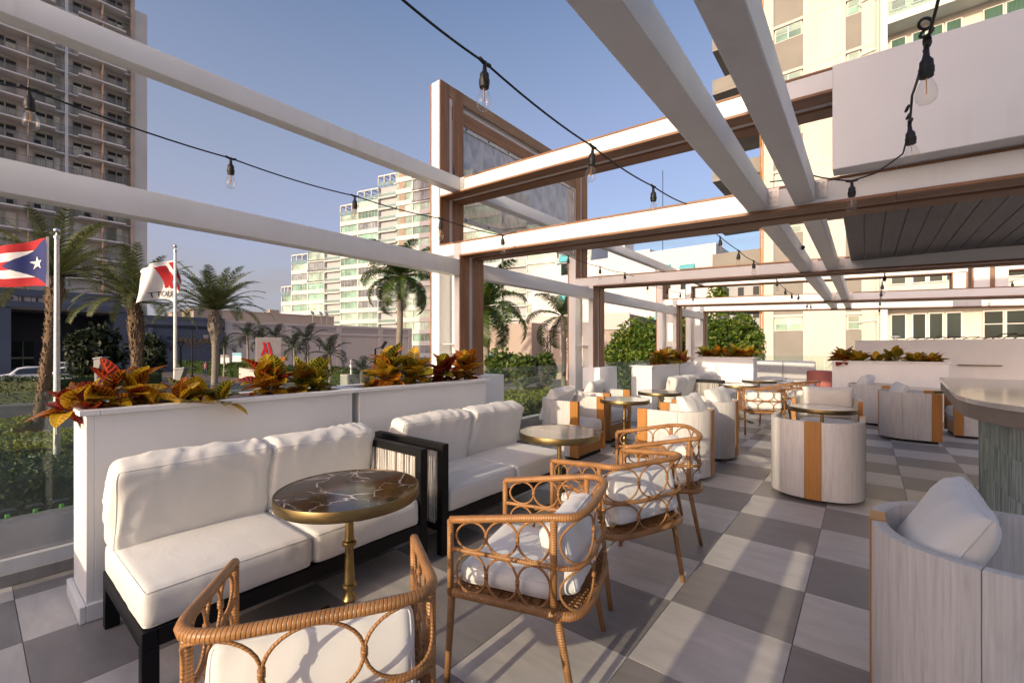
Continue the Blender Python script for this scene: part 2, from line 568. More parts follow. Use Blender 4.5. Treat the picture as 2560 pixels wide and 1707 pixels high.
def marble(name, c0, c1, c2, vein, vein_amt, vscale):
    m, nt, b = nodes(name)
    v = coords(nt)
    f = tnoise(nt, v, 3.2, 7, 0.6, 1.2)
    col = ramp(nt, f, [(0.3, c0), (0.5, c1), (0.68, c2)])
    dis = tnoise(nt, v, 2.2, 5)
    vm = nt.nodes.new('ShaderNodeVectorMath')
    vm.operation = 'MULTIPLY_ADD'
    vm.inputs[1].default_value = (0.55, 0.55, 0.55)
    nt.links.new(dis, vm.inputs[0])
    nt.links.new(v, vm.inputs[2])
    vo = nt.nodes.new('ShaderNodeTexVoronoi')
    vo.feature = 'DISTANCE_TO_EDGE'
    vo.inputs['Scale'].default_value = vscale
    nt.links.new(vm.outputs[0], vo.inputs['Vector'])
    e = ramp(nt, vo.outputs['Distance'], [(0.0, (1, 1, 1)), (0.010, (0.55, 0.55, 0.55)), (0.026, (0, 0, 0))])
    brk = ramp(nt, tnoise(nt, v, 5, 2), [(0.36, (0, 0, 0)), (0.52, (vein_amt,) * 3)])
    fac = mixc(nt, 1.0, e, brk, 'MULTIPLY')
    col = mixc(nt, fac, col, vein)
    nt.links.new(col, b.inputs['Base Color'])
    b.inputs['Roughness'].default_value = 0.09
    b.inputs['Specular IOR Level'].default_value = 0.4
marble('marble_brown', (0.012, 0.009, 0.007), (0.05, 0.03, 0.018), (0.15, 0.075, 0.04), (0.85, 0.8, 0.74), 1.0, 5.0)
marble('marble_white', (0.50, 0.47, 0.43), (0.62, 0.60, 0.57), (0.68, 0.66, 0.64), (0.34, 0.30, 0.26), 0.6, 2.6)
marble('marble_taupe', (0.075, 0.062, 0.052), (0.13, 0.112, 0.097), (0.19, 0.17, 0.15), (0.62, 0.58, 0.52), 0.9, 3.0)
marble('bar_stone', (0.40, 0.375, 0.35), (0.50, 0.47, 0.44), (0.56, 0.53, 0.50), (0.36, 0.32, 0.28), 0.5, 1.4)

def glass(name, tint, ior=1.45, rough=0.0, dirt=0.0):
    m, nt, b = nodes(name)
    nt.nodes.remove(b)
    out = nt.nodes['Material Output']
    tr = nt.nodes.new('ShaderNodeBsdfTransparent')
    tr.inputs['Color'].default_value = (*tint, 1)
    gl = nt.nodes.new('ShaderNodeBsdfGlossy')
    gl.inputs['Roughness'].default_value = rough
    lw = nt.nodes.new('ShaderNodeLayerWeight')
    lw.inputs['Blend'].default_value = 0.5
    pw_ = nt.nodes.new('ShaderNodeMath')
    pw_.operation = 'POWER'
    pw_.inputs[1].default_value = 4.0
    nt.links.new(lw.outputs['Facing'], pw_.inputs[0])
    fr = nt.nodes.new('ShaderNodeMath')
    fr.operation = 'MULTIPLY_ADD'
    fr.inputs[1].default_value = 0.7
    fr.inputs[2].default_value = (ior - 1) * 0.1
    nt.links.new(pw_.outputs[0], fr.inputs[0])
    mix = nt.nodes.new('ShaderNodeMixShader')
    nt.links.new(fr.outputs[0], mix.inputs['Fac'])
    nt.links.new(tr.outputs[0], mix.inputs[1])
    nt.links.new(gl.outputs[0], mix.inputs[2])
    last = mix
    if dirt:
        df = nt.nodes.new('ShaderNodeBsdfDiffuse')
        df.inputs['Color'].default_value = (0.6, 0.62, 0.6, 1)
        mix2 = nt.nodes.new('ShaderNodeMixShader')
        f = ramp(nt, tnoise(nt, coords(nt), 2.0, 5), [(0.35, (dirt * .4,) * 3), (0.7, (dirt,) * 3)])
        nt.links.new(f, mix2.inputs['Fac'])
        nt.links.new(mix.outputs[0], mix2.inputs[1])
        nt.links.new(df.outputs[0], mix2.inputs[2])
        last = mix2
    nt.links.new(last.outputs[0], out.inputs['Surface'])
glass('rail_glass', (0.88, 0.94, 0.91), 1.3, 0.0, 0.05)
glass('bulb_glass', (0.96, 0.95, 0.93), 1.45, 0.0, 0.03)
glass('balcony_glass', (0.62, 0.80, 0.76), 1.5, 0.02, 0.25)

def window_glass(name, col, rough=0.06, var=0.5, vs=0.35, spec=0.8):
    m, nt, b = nodes(name)
    oi = nt.nodes.new('ShaderNodeObjectInfo')
    f = tnoise(nt, coords(nt), vs, 2)
    c = ramp(nt, f, [(0.3, sc(col, 1 - var)), (0.7, sc(col, 1 + var * .5))])
    c = mixc(nt, 1.0, c, ramp(nt, oi.outputs['Random'], [(0, (0.55,) * 3), (1, (1.35,) * 3)]), 'MULTIPLY')
    nt.links.new(c, b.inputs['Base Color'])
    b.inputs['Roughness'].default_value = rough
    b.inputs['Specular IOR Level'].default_value = spec
window_glass('win_green', (0.24, 0.42, 0.33), spec=0.4)
window_glass('win_pale', (0.40, 0.54, 0.45), spec=0.4)
window_glass('win_dark', (0.020, 0.036, 0.035), rough=0.2, var=0.6, spec=0.12)
window_glass('win_hotel', (0.58, 0.54, 0.43), rough=0.2, spec=0.4)
window_glass('win_grey', (0.20, 0.22, 0.24), spec=0.4)
window_glass('car_glass', (0.02, 0.024, 0.028), var=0.3)

def sheet():
    # wavy translucent plastic sheet of the raised panel
    m, nt, b = nodes('plastic_sheet')
    f = tnoise(nt, coords(nt, (1, 3.5, 2.2)), 2.0, 4, 0.5, 0.6)
    nt.links.new(ramp(nt, f, [(0.35, (0.24, 0.23, 0.22)), (0.65, (0.46, 0.44, 0.41))]), b.inputs['Base Color'])
    b.inputs['Roughness'].default_value = 0.16
    b.inputs['Alpha'].default_value = 0.86
    bump(nt, b, f, 0.8, 0.03)
sheet()

def leafmat(name, cols, rough=0.42, trans=0.35, vscale=1.2):
    m, nt, b = nodes(name)
    g = nt.nodes.new('ShaderNodeNewGeometry')
    c = ramp(nt, g.outputs['Random Per Island'], [(i / max(1, len(cols) - 1), q) for i, q in enumerate(cols)])
    big = tnoise(nt, coords(nt), vscale, 2)
    c = mixc(nt, 0.6, c, ramp(nt, big, [(0.3, (0.6, 0.62, 0.6)), (0.7, (1.2, 1.15, 1.0))]), 'MULTIPLY')
    nt.links.new(c, b.inputs['Base Color'])
    b.inputs['Roughness'].default_value = rough
    tr = nt.nodes.new('ShaderNodeBsdfTranslucent')
    nt.links.new(c, tr.inputs['Color'])
    mix = nt.nodes.new('ShaderNodeMixShader')
    mix.inputs['Fac'].default_value = trans
    out = nt.nodes['Material Output']
    nt.links.new(b.outputs[0], mix.inputs[1])
    nt.links.new(tr.outputs[0], mix.inputs[2])
    nt.links.new(mix.outputs[0], out.inputs['Surface'])
leafmat('leaf_tree', [(0.025, 0.070, 0.008), (0.060, 0.135, 0.012), (0.12, 0.20, 0.020), (0.24, 0.26, 0.04)])
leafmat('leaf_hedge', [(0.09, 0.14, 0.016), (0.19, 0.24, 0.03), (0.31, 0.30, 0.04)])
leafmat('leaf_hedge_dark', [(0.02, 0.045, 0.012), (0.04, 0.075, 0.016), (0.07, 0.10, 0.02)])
leafmat('leaf_palm', [(0.09, 0.115, 0.042), (0.14, 0.165, 0.058), (0.20, 0.21, 0.08)], 0.5, 0.3)
leafmat('leaf_coco', [(0.028, 0.062, 0.012), (0.055, 0.10, 0.016), (0.085, 0.12, 0.02)], 0.45, 0.3)
leafmat('leaf_bush', [(0.014, 0.026, 0.010), (0.026, 0.040, 0.015), (0.040, 0.052, 0.02)], 0.6, 0.2)
leafmat('leaf_clump', [(0.05, 0.10, 0.02), (0.09, 0.15, 0.03), (0.12, 0.16, 0.03)], 0.5, 0.3)

def croton(name, base, mid, vein):
    m, nt, b = nodes(name)
    t = nt.nodes.new('ShaderNodeTexCoord')
    sp = nt.nodes.new('ShaderNodeSeparateXYZ')
    nt.links.new(t.outputs['UV'], sp.inputs[0])
    # u in -1..1 across, v 0..1 along: herringbone veins
    ab = nt.nodes.new('ShaderNodeMath')
    ab.operation = 'ABSOLUTE'
    nt.links.new(sp.outputs['X'], ab.inputs[0])
    a = nt.nodes.new('ShaderNodeMath')
    a.operation = 'MULTIPLY_ADD'
    a.inputs[1].default_value = -0.20
    nt.links.new(ab.outputs[0], a.inputs[0])
    nt.links.new(sp.outputs['Y'], a.inputs[2])
    k = nt.nodes.new('ShaderNodeMath')
    k.operation = 'MULTIPLY'
    k.inputs[1].default_value = 8.0
    nt.links.new(a.outputs[0], k.inputs[0])
    fr = nt.nodes.new('ShaderNodeMath')
    fr.operation = 'FRACT'
    nt.links.new(k.outputs[0], fr.inputs[0])
    vn = ramp(nt, fr.outputs[0], [(0.0, (1, 1, 1)), (0.20, (0.5,) * 3), (0.32, (0, 0, 0)), (0.78, (0, 0, 0)), (1.0, (1, 1, 1))])
    md = ramp(nt, ab.outputs[0], [(0.05, (1, 1, 1)), (0.12, (0, 0, 0))])
    vv = mixc(nt, 1.0, vn, md, 'ADD')
    f = tnoise(nt, coords(nt), 9.0, 3)
    c = ramp(nt, f, [(0.38, base), (0.6, mid)])
    c = mixc(nt, vv, c, vein)
    edge = ramp(nt, ab.outputs[0], [(0.82, (0, 0, 0)), (1.0, (0.6,) * 3)])
    c = mixc(nt, edge, c, vein)
    nt.links.new(c, b.inputs['Base Color'])
    b.inputs['Roughness'].default_value = 0.3
    tr = nt.nodes.new('ShaderNodeBsdfTranslucent')
    nt.links.new(c, tr.inputs['Color'])
    mix = nt.nodes.new('ShaderNodeMixShader')
    mix.inputs['Fac'].default_value = 0.3
    nt.links.new(b.outputs[0], mix.inputs[1])
    nt.links.new(tr.outputs[0], mix.inputs[2])
    nt.links.new(mix.outputs[0], nt.nodes['Material Output'].inputs['Surface'])
croton('croton_yellow', (0.30, 0.13, 0.010), (0.50, 0.27, 0.010), (0.66, 0.46, 0.04))
croton('croton_green', (0.016, 0.040, 0.008), (0.06, 0.095, 0.010), (0.55, 0.42, 0.03))
croton('croton_red', (0.030, 0.008, 0.008), (0.11, 0.014, 0.010), (0.52, 0.06, 0.02))
croton('croton_orange', (0.045, 0.020, 0.008), (0.30, 0.075, 0.008), (0.62, 0.24, 0.015))

def bar_tile():
    m, nt, b = nodes('bar_tile')
    f = tnoise(nt, coords(nt, (22, 22, 1.0)), 1.6, 5, 0.6)
    g2 = tnoise(nt, coords(nt), 3.0, 4)
    c = ramp(nt, f, [(0.3, (0.14, 0.20, 0.195)), (0.55, (0.36, 0.43, 0.41)), (0.75, (0.60, 0.63, 0.58))])
    c = mixc(nt, 0.6, c, ramp(nt, g2, [(0.3, (0.5, 0.6, 0.6)), (0.7, (1.2, 1.15, 1.1))]), 'MULTIPLY')
    nt.links.new(c, b.inputs['Base Color'])
    b.inputs['Roughness'].default_value = 0.16
    bump(nt, b, f, 0.5, 0.01)
bar_tile()
def ribbed():
    m, nt, b = nodes('apt_ribbed')
    wv = nt.nodes.new('ShaderNodeTexNoise')
    f = tnoise(nt, coords(nt, (1, 1, 0.15)), 1.2, 5)
    c = ramp(nt, f, [(0.3, (0.55, 0.52, 0.45)), (0.7, (0.62, 0.595, 0.52))])
    nt.links.new(c, b.inputs['Base Color'])
    b.inputs['Roughness'].default_value = 0.8
ribbed()
# =================================================================== terrace
TX, TY, TS = -0.2845, 2.574, 0.6
GZ = -1.7
structure(MB().box(-900, 900, -600, 1200, GZ - 1, GZ).obj('ground', 'concrete_dark'))
floor = structure(MB().box(-4.6, 6.0, -3.0, 18.8, GZ + 0.002, -0.012).obj('floor', 'grout'))
def tile_mesh(nm, mt):
    return MB().box(0.0015, TS - 0.0015, 0.0015, TS - 0.0015, -0.010, 0.0).mesh(nm, mt, bevel=0.0012, segs=1)
tmL, tmD = tile_mesh('tile_light', 'tile_light'), tile_mesh('tile_dark', 'tile_dark')
rest = MB()
for i in range(-7, 10):
    for j in range(-8, 27):
        dark = (i + j) % 2 == 1
        x, y = TX + i * TS, TY + j * TS
        if -7 <= i <= 2 and -4 <= j <= 18:
            link('tile', tmD if dark else tmL, floor, (x, y, 0))
        else:
            rest.box(x + .0015, x + TS - .0015, y + .0015, y + TS - .0015, -0.010, 0.0, 1 if dark else 0)
stuff(rest.obj('tile_field', ['tile_light', 'tile_dark'], floor))

# low parapet with ledge, metal shoe and glass guard
par = thing('parapet', 'low white parapet wall with dark tile skirting under the glass guard', 'wall')
pm = MB()
pm.box(-4.50, -4.128, -3.0, 18.4, -1.69, 0.165)
pm.obj('wall_body', 'white_wall', par, bevel=0.004, segs=1)
boxo('skirting', -4.126, -4.114, -3.0, 18.4, 0.001, 0.078, 'tile_dark', par, 0.002)
gr = thing('glass_railing', 'clear glass guard in a steel shoe along the terrace edge', 'railing')
MB().box(-4.30, -4.17, -3.0, 3.50, 0.166, 0.375).obj('shoe', 'steel', gr, bevel=0.004, segs=1)
MB().box(-4.30, -4.17, 4.20, 6.80, 0.166, 0.375).obj('shoe', 'steel', gr, bevel=0.004, segs=1)
MB().box(-4.30, -4.17, 7.60, 11.1, 0.166, 0.375).obj('shoe', 'steel', gr, bevel=0.004, segs=1)
MB().box(-4.30, -4.17, 11.95, 18.3, 0.166, 0.375).obj('shoe', 'steel', gr, bevel=0.004, segs=1)
for a, b in ((-2.9, -1.6), (-1.585, -0.3), (-0.285, 1.6), (1.615, 3.48), (4.22, 5.5), (5.515, 6.78), (7.62, 9.3), (9.315, 11.05), (12.0, 14.0), (14.015, 16.1), (16.115, 18.3)):
    MB().box(-4.243, -4.231, a, b, 0.34, 1.185).obj('glass_pane', 'rail_glass', gr)
for y in (3.46, 4.24, 6.76, 7.64):
    boxo('clip', -4.26, -4.21, y - .02, y + .02, 0.98, 1.05, 'bolt_dark', gr, 0.003)
gr2 = thing('glass_railing', 'clear glass guard behind the far grey bench', 'railing')
for a, b in ((-4.1, -2.6), (-2.585, -1.1), (-1.085, 0.4)):
    MB().box(a, b, 18.20, 18.212, 0.1, 1.22).obj('glass_pane', 'rail_glass', gr2)
boxo('shoe', -4.1, 0.4, 18.16, 18.25, 0.001, 0.11, 'steel', gr2)

# ledge strip with green and black clips just outside the glass
ls = thing('ledge_strip', 'pale outer ledge with a row of green and black clips below the glass', 'ledge')
MB().box(-4.62, -4.505, -3, 3.4, -0.2, 0.30).obj('ledge', 'concrete', ls, bevel=0.004, segs=1)
for k in range(12):
    y = -0.62 + k * 0.13
    boxo('clip', -4.60, -4.53, y, y + .022, 0.301, 0.345, 'green_clip', ls, 0.002)
    boxo('clip_hook', -4.61, -4.54, y - .03, y + .05, 0.346, 0.366, 'black_rubber', ls, 0.002)

# =================================================================== pergola
perg = thing('pergola', 'white and timber pergola of portals and rafters over the terrace', 'pergola')
SL = 0.034
XO0, XO1, XI0, XI1, XR0, XR1 = -4.232, -4.071, -3.83, -3.72, 1.50, 1.92
def zx(x, z):
    return z - SL * (x - XO1)
def sbeam(mb, x0, x1, y0, y1, zb, zt, mi=0):
    mb.hexa([(x0, y0, zx(x0, zb)), (x1, y0, zx(x1, zb)), (x1, y1, zx(x1, zb)), (x0, y1, zx(x0, zb)),
             (x0, y0, zx(x0, zt)), (x1, y0, zx(x1, zt)), (x1, y1, zx(x1, zt)), (x0, y1, zx(x0, zt))], mi)
def sb(name, x0, x1, y0, y1, zb, zt, mt, parent, bevel=0.003):
    m = MB()
    sbeam(m, x0, x1, y0, y1, zb, zt)
    return m.obj(name, mt, parent, bevel=bevel, segs=1)
LB, LT, UB, UT = 2.572, 2.748, 3.325, 3.492
DEP = 0.40
portals = [(-5.3, 3.60), (3.647, 4.78), (6.908, 4.78), (11.274, 3.60), (13.636, 3.60)]
def bracket(x, y, z, parent, face='front'):
    m = MB()
    m.box(x - .004, x + .07, y - .006, y - .001, z, z + .13)
    o = m.obj('bracket', 'galv', parent)
    bm = MB()
    for bx in (.02, .05):
        for bz in (.025, .065, .105):
            bm.lathe([(0.0001, -.004), (.006, -.003), (.006, 0)], 8)
            for q in range(len(bm.v) - 24, len(bm.v)):
                vx, vy, vz = bm.v[q]
                bm.v[q] = (x + bx + vx, y - .006 + vz, z + bz + vy)
    bm.obj('bolts', 'galv', o)
    return o
for pi_, (Y0, topz) in enumerate(portals):
    if pi_ == 0:
        continue
    Y1 = Y0 + DEP
    near = pi_ in (1, 2)
    # posts
    op = boxo('outer_post', XO0, XO1 - .02, Y0, Y1, -0.3 if pi_ else 0, topz, 'white_paint', perg)
    MB().box(XO0 - .022, XO0 - .001, Y0 - .003, Y1, .2, topz - .01).obj('edge_board', 'wood_z', op)
    for a, b in ((-.003, .155), (.222, DEP + .003)):
        MB().box(XO1 - .019, XO1, Y0 + a, Y0 + b, LT + .02, topz if near else UB).obj('lining_board', 'wood_z', op, bevel=0.002, segs=1)
    ip = boxo('inner_post', XI0, XI1 - .02, Y0 + .001, Y1 - .001, 1.14, LB + .03, 'white_paint', perg)
    for a, b in ((-.003, .155), (.222, DEP + .003)):
        MB().box(XI1 - .019, XI1, Y0 + a, Y0 + b, 1.145, zx(XI1, LB) + .004).obj('lining_board', 'wood_z', ip, bevel=0.002, segs=1)
    # box between the posts
    rc = boxo('recess_panel', XO1 + .001, XI0 - .001, Y0 + .19, Y0 + .22, 1.14, LB - .02, 'white_paint', perg)
    if pi_ > 0:
        boxo('conduit_shelf', XO1 + .01, XI0 - .004, Y0 + .03, Y0 + .19, 1.52, 1.53, 'white_paint', rc, 0.001)
        MB().tube([(XO1 + .06, Y0 + .12, 1.15), (XO1 + .08, Y0 + .08, 1.3), (XO1 + .16, Y0 + .1, 1.42), (XO1 + .2, Y0 + .12, 1.52)], .006, 6).obj('cable', 'white_paint', rc, smooth=60)
    boxo('plinth', -3.92, -3.585, Y0 - .045, Y1 + .24, 0.0015, 1.142, 'white_planter', perg, 0.006)
    # beams: sloping gently towards the bar
    x_end = XR1 + 2.4
    lb = sb('lower_beam', XO1 - .02, x_end, Y0 - .0005, Y1 + .0005, LB + .02, LT - .018, 'white_paint', perg)
    ub = sb('upper_beam', XO1 - .02, x_end, Y0 - .0005, Y1 + .0005, UB + .02, UT - .018, 'white_paint', perg)
    for (bo, z0, z1, xs) in ((lb, LB, LB + .02, XI1), (lb, LT - .018, LT, XO1), (ub, UB, UB + .02, XO1), (ub, UT - .018, UT, XO1 - .02)):
        for a, b in ((-.004, .155), (.245, DEP + .004)):
            xa = xs
            segs = [xs, -1.9, 0.15, x_end] if pi_ in (1, 2) else [xs, -1.2, x_end]
            for q in range(len(segs) - 1):
                sb('lining_board', segs[q] + .001, segs[q + 1] - .001, Y0 + a, Y0 + b, z0, z1, 'wood_x', bo, 0.002)
    # short right-hand posts between the two beams
    rp = boxo('outer_post', XR0, XR0 + .20, Y0 + .001, Y1 - .001, zx(XR0, LT) - .03, zx(XR0, UB) + .03, 'white_paint', perg)
    boxo('outer_post', XR0 + .26, XR1, Y0 + .001, Y1 - .001, zx(XR1, LT) - .03, zx(XR1, UB) + .03, 'white_paint', perg)
    for a, b in ((-.003, .155), (.245, DEP + .003)):
        MB().box(XR0 + .20, XR0 + .258, Y0 + a, Y0 + b, zx(XR0, LT) - .01, zx(XR0, UB)).obj('lining_board', 'wood_z', rp)
        MB().box(XR0 - .02, XR0 - .001, Y0 + a, Y0 + b, zx(XR0, LT), zx(XR0, UB)).obj('lining_board', 'wood_z', rp)

# side beams between portals
for (y0, y1) in ((-2.0, 3.6425), (4.052, 6.903), (7.313, 11.269), (11.679, 13.631)):
    boxo('side_beam', -3.852, -3.722, y0, y1, 2.335, 2.520, 'white_paint', perg, 0.006)
    boxo('side_beam', -3.852, -3.722, y0, y1, 3.330, 3.484, 'white_paint', perg, 0.006)
    for x0, x1 in ((-0.683, -0.553), (-0.392, -0.272)):
        boxo('rafter', x0, x1, y0, y1, 2.478, 2.628, 'white_paint', perg, 0.005)
for y in (3.6425, 6.903, 11.269):
    bracket(-3.722, y + .002, 3.345, perg)
    bracket(-0.272, y + .002, 2.49, perg)
    bracket(-0.553, y + .002, 2.49, perg)

# raised sheet panel in the side plane between the first two portals
XP = -4.075
pn = boxo('upper_panel', XP - .16, XP - .06, 4.05, 6.905, 4.545, 4.775, 'white_paint', perg)
pm = MB()
pm.box(XP - .02, XP, 3.648, 7.28, 4.635, 4.782)
pm.obj('top_board', 'wood_weathered', pn, bevel=0.003, segs=1)
MB().box(XP - .05, XP - .012, 3.86, 7.06, 4.37, 4.545).obj('inner_board', 'wood_y', pn, bevel=0.003, segs=1)
MB().box(XP - .05, XP - .012, 3.868, 4.02, 3.12, 4.369).obj('inner_board', 'wood_z', pn, bevel=0.003, segs=1)
MB().box(XP - .05, XP - .012, 6.91, 7.066, 3.12, 4.369).obj('inner_board', 'wood_z', pn, bevel=0.003, segs=1)
for (ya, yb, za, zb_) in ((4.02, 6.91, 4.315, 4.368), (4.02, 6.91, 3.12, 3.18), (4.022, 4.05, 3.181, 4.314), (6.86, 6.908, 3.181, 4.314)):
    MB().box(XP - .045, XP - .02, ya, yb, za, zb_).obj('sheet_trim', 'galv', pn, bevel=0.002, segs=1)
sm = MB()
ny, nz_ = 60, 24
for i in range(ny + 1):
    for j in range(nz_ + 1):
        y = 4.05 + 2.81 * i / ny
        z = 3.18 + 1.135 * j / nz_
        sm.v.append((XP - .034 + .010 * noise.noise(Vector((y * 2.2, z * 3.0, 3.1))), y, z))
for i in range(ny):
    for j in range(nz_):
        a = i * (nz_ + 1) + j
        sm.face([a, a + nz_ + 1, a + nz_ + 2, a + 1])
sm.obj('plastic_sheet', 'plastic_sheet', pn, smooth=180)
sc_m = MB()
for k in range(7):
    y = 4.12 + k * .44
    for z in (4.342, 3.15):
        sc_m.lathe([(0.0001, 0), (.013, 0), (.013, .006)], 8)
        for q in range(len(sc_m.v) - 24, len(sc_m.v)):
            vx, vy, vz = sc_m.v[q]
            sc_m.v[q] = (XP - .019 + vz, y + vx, z + vy)
sc_m.obj('screws', 'bolt_dark', pn)

# =================================================================== bar roof: fascia and plank soffit
broof = thing('bar_roof', 'white fascia and dark planked soffit roof over the bar', 'roof')
m = MB()
sbeam(m, -0.168, 3.2, 3.50, 3.6455, 2.752, 3.425)
m.obj('fascia', 'white_paint', broof, bevel=0.006)
MB().box(-0.150, 3.2, 4.055, 6.90, 2.585, 2.95).obj('deck', 'white_paint', broof)
x = -0.145
pw = 0.1345
rnd = random.Random(4)
while x < 2.4:
    cut = 4.06 if rnd.random() < .7 else 4.06
    segs = [4.06, 6.895]
    if rnd.random() < .35:
        segs = [4.06, 4.06 + rnd.uniform(.4, 2.3), 6.895]
    for q in range(len(segs) - 1):
        MB().box(x + .0025, x + pw - .0025, segs[q] + .001, segs[q + 1] - .001, 2.555 - rnd.uniform(0, .003), 2.5845).obj('plank', 'plank_grey', broof, bevel=0.003, segs=1)
    x += pw

# =================================================================== planters
def planter(label, x0, x1, y0, y1, h, lip=True, parent=None, group=None):
    t = thing('planter', label, 'planter', ((x0 + x1) / 2, (y0 + y1) / 2, 0), 0, group)
    w, l = (x1 - x0) / 2, (y1 - y0) / 2
    tk = .035
    b = MB()
    b.box(-w, w, -l, -l + tk, .0, h - .031)
    b.box(-w, w, l - tk, l, .0, h - .031)
    b.box(-w, -w + tk, -l + tk, l - tk, .0, h - .031)
    b.box(w - tk, w, -l + tk, l - tk, .0, h - .031)
    b.obj('body', 'white_planter', t, bevel=0.003, segs=1)
    pz = MB()
    for (a, b_, c, d) in ((-w - .028, w + .028, -l - .028, -l - .001), (-w - .028, w + .028, l + .001, l + .028), (-w - .028, -w - .001, -l - .0005, l + .0005), (w + .001, w + .028, -l - .0005, l + .0005)):
        pz.box(a, b_, c, d, .002, .095)
    pz.obj('plinth', 'white_planter', t, bevel=0.004, segs=1)
    rim = MB()
    o, i_ = .03, .055
    rim.box(-w - o, w + o, -l - o, -l + i_, h - .03, h)
    rim.box(-w - o, w + o, l - i_, l + o, h - .03, h)
    rim.box(-w - o, -w + i_, -l + i_ + .0005, l - i_ - .0005, h - .03, h)
    rim.box(w - i_, w + o, -l + i_ + .0005, l - i_ - .0005, h - .03, h)
    rim.obj('rim', 'white_planter', t, bevel=0.003, segs=1)
    MB().box(-w + .036, w - .036, -l + .036, l - .036, h - .3, h - .07).obj('soil', 'soil', t)
    # pebbles scattered on the soil
    rn = random.Random(int(y0 * 100) + 7)
    pb = MB()
    for k in range(int(260 * l)):
        px, py = rn.uniform(-w + .06, w - .06), rn.uniform(-l + .06, l - .06)
        s_ = rn.uniform(.006, .017)
        hz = h - .07
        pts = []
        for a in range(5):
            an = 2 * pi * a / 5 + rn.random()
            pts.append((px + s_ * math.cos(an), py + s_ * math.sin(an), hz))
        n0 = len(pb.v)
        pb.v += pts + [(px + (q[0] - px) * .55, py + (q[1] - py) * .55, hz + s_ * .8) for q in pts]
        for a in range(5):
            b2 = (a + 1) % 5
            pb.face([n0 + a, n0 + b2, n0 + 5 + b2, n0 + 5 + a])
        pb.face([n0 + 5 + a for a in range(5)])
    stuff(pb.obj('pebbles', 'pebble', t))
    return t
P_H = 1.137
planter('long white planter box behind the nearest white sofa', -3.69, -3.268, 0.40, 1.975, P_H)
planter('white planter box behind the second sofa, ending at the first portal plinth', -3.69, -3.268, 2.04, 3.60 , P_H)
planter('white planter with its lit end wall, beside the third sofa', -3.69, -3.268, 8.42, 10.05, P_H)
planter('white planter following on behind the far end of the third sofa', -3.69, -3.268, 10.10, 11.10, P_H)
planter('white planter box with bright sunlit front wall before the green tree', -3.55, -2.14, 12.05, 12.55, 1.26)
planter('wide white planter before the tall white screen wall on the right', -0.60, 1.30, 12.40, 12.85, 1.20)
# tall white screen wall
wl_ = thing('screen_wall', 'tall plain white screen wall behind the wide planter on the right', 'wall')
boxo('wall_body', -0.22, 4.2, 15.0, 15.18, 0.0015, 1.69, 'white_wall', wl_, 0.006)
boxo('shelf', 1.72, 2.45, 14.93, 14.998, 1.07, 1.09, 'bronze_dark', wl_)

# =================================================================== bar counter
bar = thing('bar_counter', 'curved stone topped bar with ribbed teal tile front', 'bar')
def bezier(p0, p1, p2, n):
    return [((1 - t) ** 2 * p0[0] + 2 * t * (1 - t) * p1[0] + t * t * p2[0], (1 - t) ** 2 * p0[1] + 2 * t * (1 - t) * p1[1] + t * t * p2[1]) for t in [k / n for k in range(n + 1)]]
top = [(0.76, 8.12)] + [(0.60, 5.35)] + bezier((0.60, 5.35), (0.55, 4.55), (0.95, 4.20), 10)[1:] + bezier((0.95, 4.20), (1.3, 3.95), (2.6, 3.9), 6)[1:] + [(2.6, 6.6), (1.55, 8.12)]
MB().prism(top, 1.045, 1.085).obj('counter_top', 'bar_stone', bar, bevel=0.004)
inn = lambda k: [(x + (0.02 if x < 1.2 else 0), y + (.02 if y < 4.4 else -.0)) for x, y in top]
MB().prism([(x + .012, y + .012 if y < 6 else y - .012) for x, y in top], 0.93, 1.0445).obj('apron', 'bar_apron', bar, bevel=0.004)
# tiled front as separate tiles on a curved line
front = [(0.90, 6.55), (0.865, 5.4)] + bezier((0.865, 5.4), (0.84, 4.72), (1.12, 4.50), 8)[1:] + [(1.6, 4.36), (2.6, 4.3)]
core = MB().prism([(x + .02, y + .02) for x, y in front] + [(2.6, 6.55)], 0.0015, 0.929).obj('bar_core', 'concrete_dark', bar)
def along(poly, step):
    out = [poly[0]]
    acc = 0
    for a, b in zip(poly[:-1], poly[1:]):
        L = math.dist(a, b)
        t = step - acc
        while t <= L:
            out.append((a[0] + (b[0] - a[0]) * t / L, a[1] + (b[1] - a[1]) * t / L))
            t += step
        acc = L - (t - step)
    return out
pts = along(front, 0.30)
for a, b in zip(pts[:-1], pts[1:]):
    d = Vector((b[0] - a[0], b[1] - a[1], 0))
    L = d.length
    ang = math.atan2(d.y, d.x)
    for r_ in range(3):
        z0 = 0.004 + r_ * .308
        m = MB()
        nr = 12
        for q in range(nr):
            u0, u1 = .0015 + (L - .003) * q / nr, .0015 + (L - .003) * (q + 1) / nr
            um = (u0 + u1) / 2
            dd = .006 + .002 * ((q * 7 + r_) % 3)
            m.hexa([(u0, 0, z0), (um, -dd, z0), (u1, 0, z0), (um, .02, z0), (u0, 0, z0 + .3055), (um, -dd, z0 + .3055), (u1, 0, z0 + .3055), (um, .02, z0 + .3055)])
        m.obj('tile', 'bar_tile', bar, (a[0] + .012, a[1], 0), (0, 0, ang))
MB().box(0.91, 2.5, 6.5, 6.56, 0.002, .92).obj('end_panel', 'bar_tile', bar)

